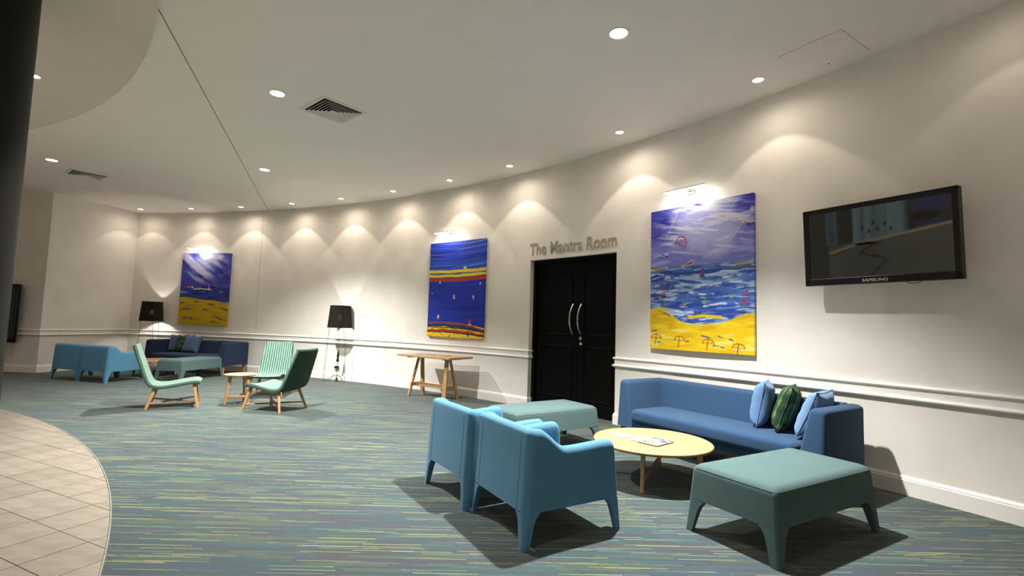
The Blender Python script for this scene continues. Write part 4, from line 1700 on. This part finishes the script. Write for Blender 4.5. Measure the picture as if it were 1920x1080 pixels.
def make_lamp(label, group):
    o = thing('floor_lamp', label, 'lamp', (0, 0, 0), 0, group)
    z0, z1 = 1.112, 1.575
    sh = MB()
    sh.lathe([(0.243, z0), (0.205, z1), (0.203, z1), (0.241, z0)], 40, cap0=False, cap1=False)
    sh.build('lamp_shade', M['shade'], o, smooth=True, angle=40)
    bl = MB()
    bl.lathe([(0.001, 1.27), (0.022, 1.28), (0.034, 1.31), (0.034, 1.33), (0.02, 1.365), (0.014, 1.38)], 16)
    bl.build('bulb', M['bulb'], o, smooth=True)
    st = MB()
    st.tube([(0, 0, 0.10), (0, 0, 0.62)], 0.005, 8)
    st.tube([(0.0, 0, 0.62), (0, 0, 1.27)], 0.0025, 6)
    st.build('stem', M['wire'], o)
    sp = MB()
    sp.lathe([(0.001, 0.40), (0.022, 0.405), (0.030, 0.43), (0.026, 0.455), (0.012, 0.462), (0.036, 0.474), (0.012, 0.488), (0.024, 0.50), (0.026, 0.53), (0.016, 0.60), (0.004, 0.655)], 16)
    sp.build('counterweight', M['black'], o, smooth=True)
    for k in range(3):
        a = math.radians(-155 + 120 * k)
        c, s = math.cos(a), math.sin(a)
        pts = [(0, 0, 0.125)] + [(c * 0.24 * t, s * 0.24 * t, 0.125 - 0.125 * (t ** 1.6) + 0.012 * math.sin(PI * t)) for t in np.linspace(0.15, 1, 8)]
        pts += [(c * 0.255, s * 0.255, 0.006), (c * 0.262, s * 0.262, 0.03)] + [(c * lerp(0.262, 0.20, t), s * lerp(0.262, 0.20, t), lerp(0.03, z0 + 0.01, t)) for t in np.linspace(0.1, 1, 6)]
        MB().tube(pts, 0.0045, 6).build('leg', M['wire'], o, smooth=True)
    rg = MB()
    rg.tube([(0.215 * math.cos(t), 0.215 * math.sin(t), z0 + 0.012) for t in np.linspace(0, 2 * PI, 33)], 0.004, 6)
    for k in range(3):
        a = math.radians(-155 + 120 * k)
        rg.tube([(0, 0, z0 + 0.16), (0.225 * math.cos(a), 0.225 * math.sin(a), z0 + 0.012)], 0.003, 6)
    rg.build('shade_ring', M['wire'], o)
    ft = MB()
    ft.lathe([(0.045, 0.0), (0.05, 0.008), (0.03, 0.02), (0.006, 0.10)], 20)
    ft.build('foot', M['wire'], o, smooth=True)
    return o


def lamp_light(x, y):
    lamp('floor_lamp_bulb', 'POINT', (x, y, 1.29), 27.0, (1.0, 0.97, 0.92), shadow_soft_size=0.04)


lx, ly = -3.585, 10.27
fl = make_lamp('black shaded wire floor lamp between the banded and stormy paintings', 'black wire floor lamps')
fl.location = (lx, ly, 0)
lamp_light(lx, ly)
fx, fy = -8.62, 11.75
dup(fl, (fx, fy, 0), 0.5, 'black shaded wire floor lamp in the far corner behind the dark blue sofa', 'black wire floor lamps')
lamp_light(fx, fy)

# power outlet behind the nearer lamp
q = arc(64.05)
o = thing('power_outlet', 'white power outlet with two black plugs low on the wall behind the lamp', 'outlet', (q.x, q.y, 0.27), math.radians(64.05 - 90))
MB().box((0, -0.005, 0), (0.13, 0.012, 0.085), 0.003, 1).build('plate', M['white'], o)
for x in (-0.035, 0.03):
    MB().box((x, -0.03, 0.0), (0.04, 0.045, 0.045), 0.006, 1).build('plug', M['black'], o)
MB().tube([(-0.035, -0.045, -0.01), (-0.045, -0.06, -0.10), (-0.06, -0.08, -0.21), (-0.02, -0.2, -0.262), (0.0, -0.26, -0.264)], 0.004, 6).build('cord', M['black'], o)

# ---------------------------------------------------------------- cushions on the far sofa
fsofa = [q for q in COL.objects if q.name == 'sofa.001'][0]
fr_ = fsofa.rotation_euler[2]
G = 'cushions on the dark blue sofa'
c1 = cushion(M['cushgrey'], 0.42, 0.41, 0.15, on(fsofa, -0.66, 0.08, 0.42), fr_, 0, 0, 'grey blue cushion at the lamp end of the dark blue sofa', G)
c1.rotation_euler = (-0.25, 0, fr_ + 0.25)
c2 = cushion(M['plaid'], 0.42, 0.41, 0.15, on(fsofa, -0.46, 0.04, 0.42), fr_, 0, 0, 'dark green cushion between two grey blue ones on the dark blue sofa', G)
c2.rotation_euler = (-0.28, 0, fr_ + 0.12)
c3 = cushion(M['cushgrey'], 0.44, 0.41, 0.15, on(fsofa, -0.20, -0.02, 0.42), fr_, 0, 0, 'grey blue cushion standing nearest the middle of the dark blue sofa', G)
c3.rotation_euler = (-0.32, 0, fr_)

# ---------------------------------------------------------------- ceiling: downlights, vents, access panel


def downlight(x, y, z, r, mat, label, group):
    o = thing('downlight', label, 'light', (x, y, z), 0, group)
    MB().lathe([(r, -0.001), (r + 0.016, -0.001), (r + 0.016, -0.004), (r + 0.004, -0.008), (r, -0.006)], 32, cap0=False, cap1=False).build('trim_ring', M['white'], o, smooth=True)
    MB().lathe([(r, -0.002), (r * 0.8, -0.004), (r * 0.3, -0.006), (0.002, -0.006)], 32, cap0=False).build('diffuser', mat, o, smooth=True)
    return o


big = ['cool white ceiling downlight nearest the camera, above the coffee table', 'cool white ceiling downlight beside the nearer square air vent',
       'cool white ceiling downlight above the sage green lounge chairs', 'cool white ceiling downlight beside the far air vent']
for (x, y), lb in zip(KEYS, big):
    downlight(x, y, H, 0.075, M['cool_glow'], lb, 'large cool downlights')
wl = ['above the wall right of the television', 'between the television and the kite painting', 'between the kite painting and the doors', 'above the left edge of the black doors',
      'just right of the banded painting', 'just left of the banded painting', 'above the nearer floor lamp', 'second to the left of the nearer floor lamp', 'right of the stormy painting',
      'above the stormy painting', 'nearest the far corner']
for p, t in zip(WASH_PHI, wl):
    q = arc(p, 0.43)
    downlight(q.x, q.y, H, 0.050, M['warm_glow'], 'small warm wall washing downlight ' + t, 'small warm downlights along the wall')
sl = ['first along the dropped soffit, beside the dark column', 'second along the dropped soffit, behind the dark column']
for (x, y), t in zip(SOFFIT_L[:2], sl):
    downlight(x, y, H - 0.085, 0.050, M['warm_glow'], 'small warm downlight ' + t, 'soffit downlights')


def vent(x, y, rz, w, label):
    o = thing('air_vent', label, 'vent', (x, y, H), rz, 'ceiling air vents')
    h = w / 2

    def sq(a, z):
        return [(-a, -a, z), (a, -a, z), (a, a, z), (-a, a, z)]
    MB().loft([sq(h, -0.001), sq(h, -0.008), sq(h - 0.035, -0.010), sq(h - 0.04, -0.002)], False, False).build('frame', M['white'], o)
    MB().loft([sq(h - 0.035, -0.0015), sq(h - 0.03, -0.0025)]).build('duct_opening', M['dark_slot'], o)
    k = 0
    a = h - 0.050
    while a > 0.04:
        MB().loft([sq(a - 0.026, -0.003), sq(a, -0.022), sq(a - 0.003, -0.023), sq(a - 0.029, -0.004)], False, False).build('louvre_blade', M['white'], o)
        a -= 0.036
    MB().box((0, 0, -0.014), (0.05, 0.05, 0.012), 0.002, 1).build('centre_plate', M['white'], o)
    return o


vent(-2.218, 5.735, math.radians(-41), 0.565, 'square louvred ceiling vent nearest the camera')
vent(-7.876, 8.836, math.radians(-38), 0.54, 'square louvred ceiling vent far off above the corner seats')

hp = [Vector(p) for p in ((2.354, 4.303), (2.63, 3.873), (3.111, 4.124), (2.831, 4.562))]
hc = sum(hp, Vector((0, 0))) / 4
o = thing('access_panel', 'flush ceiling access panel above the denim blue sofa', 'hatch', (hc.x, hc.y, H), math.atan2((hp[1] - hp[0]).y, (hp[1] - hp[0]).x))
MB().box((0, 0, -0.0005), (0.518, 0.528, 0.001)).build('shadow_gap', M['hatchgap'], o)
MB().box((0, 0, -0.0018), (0.512, 0.522, 0.0022)).build('panel', M['ceil'], o)
MB().lathe([(0.008, -0.0028), (0.008, -0.004), (0.001, -0.004)], 12, (-0.05, 0.21, 0)).build('latch', M['black'], o)

print('tiles', tile_n)
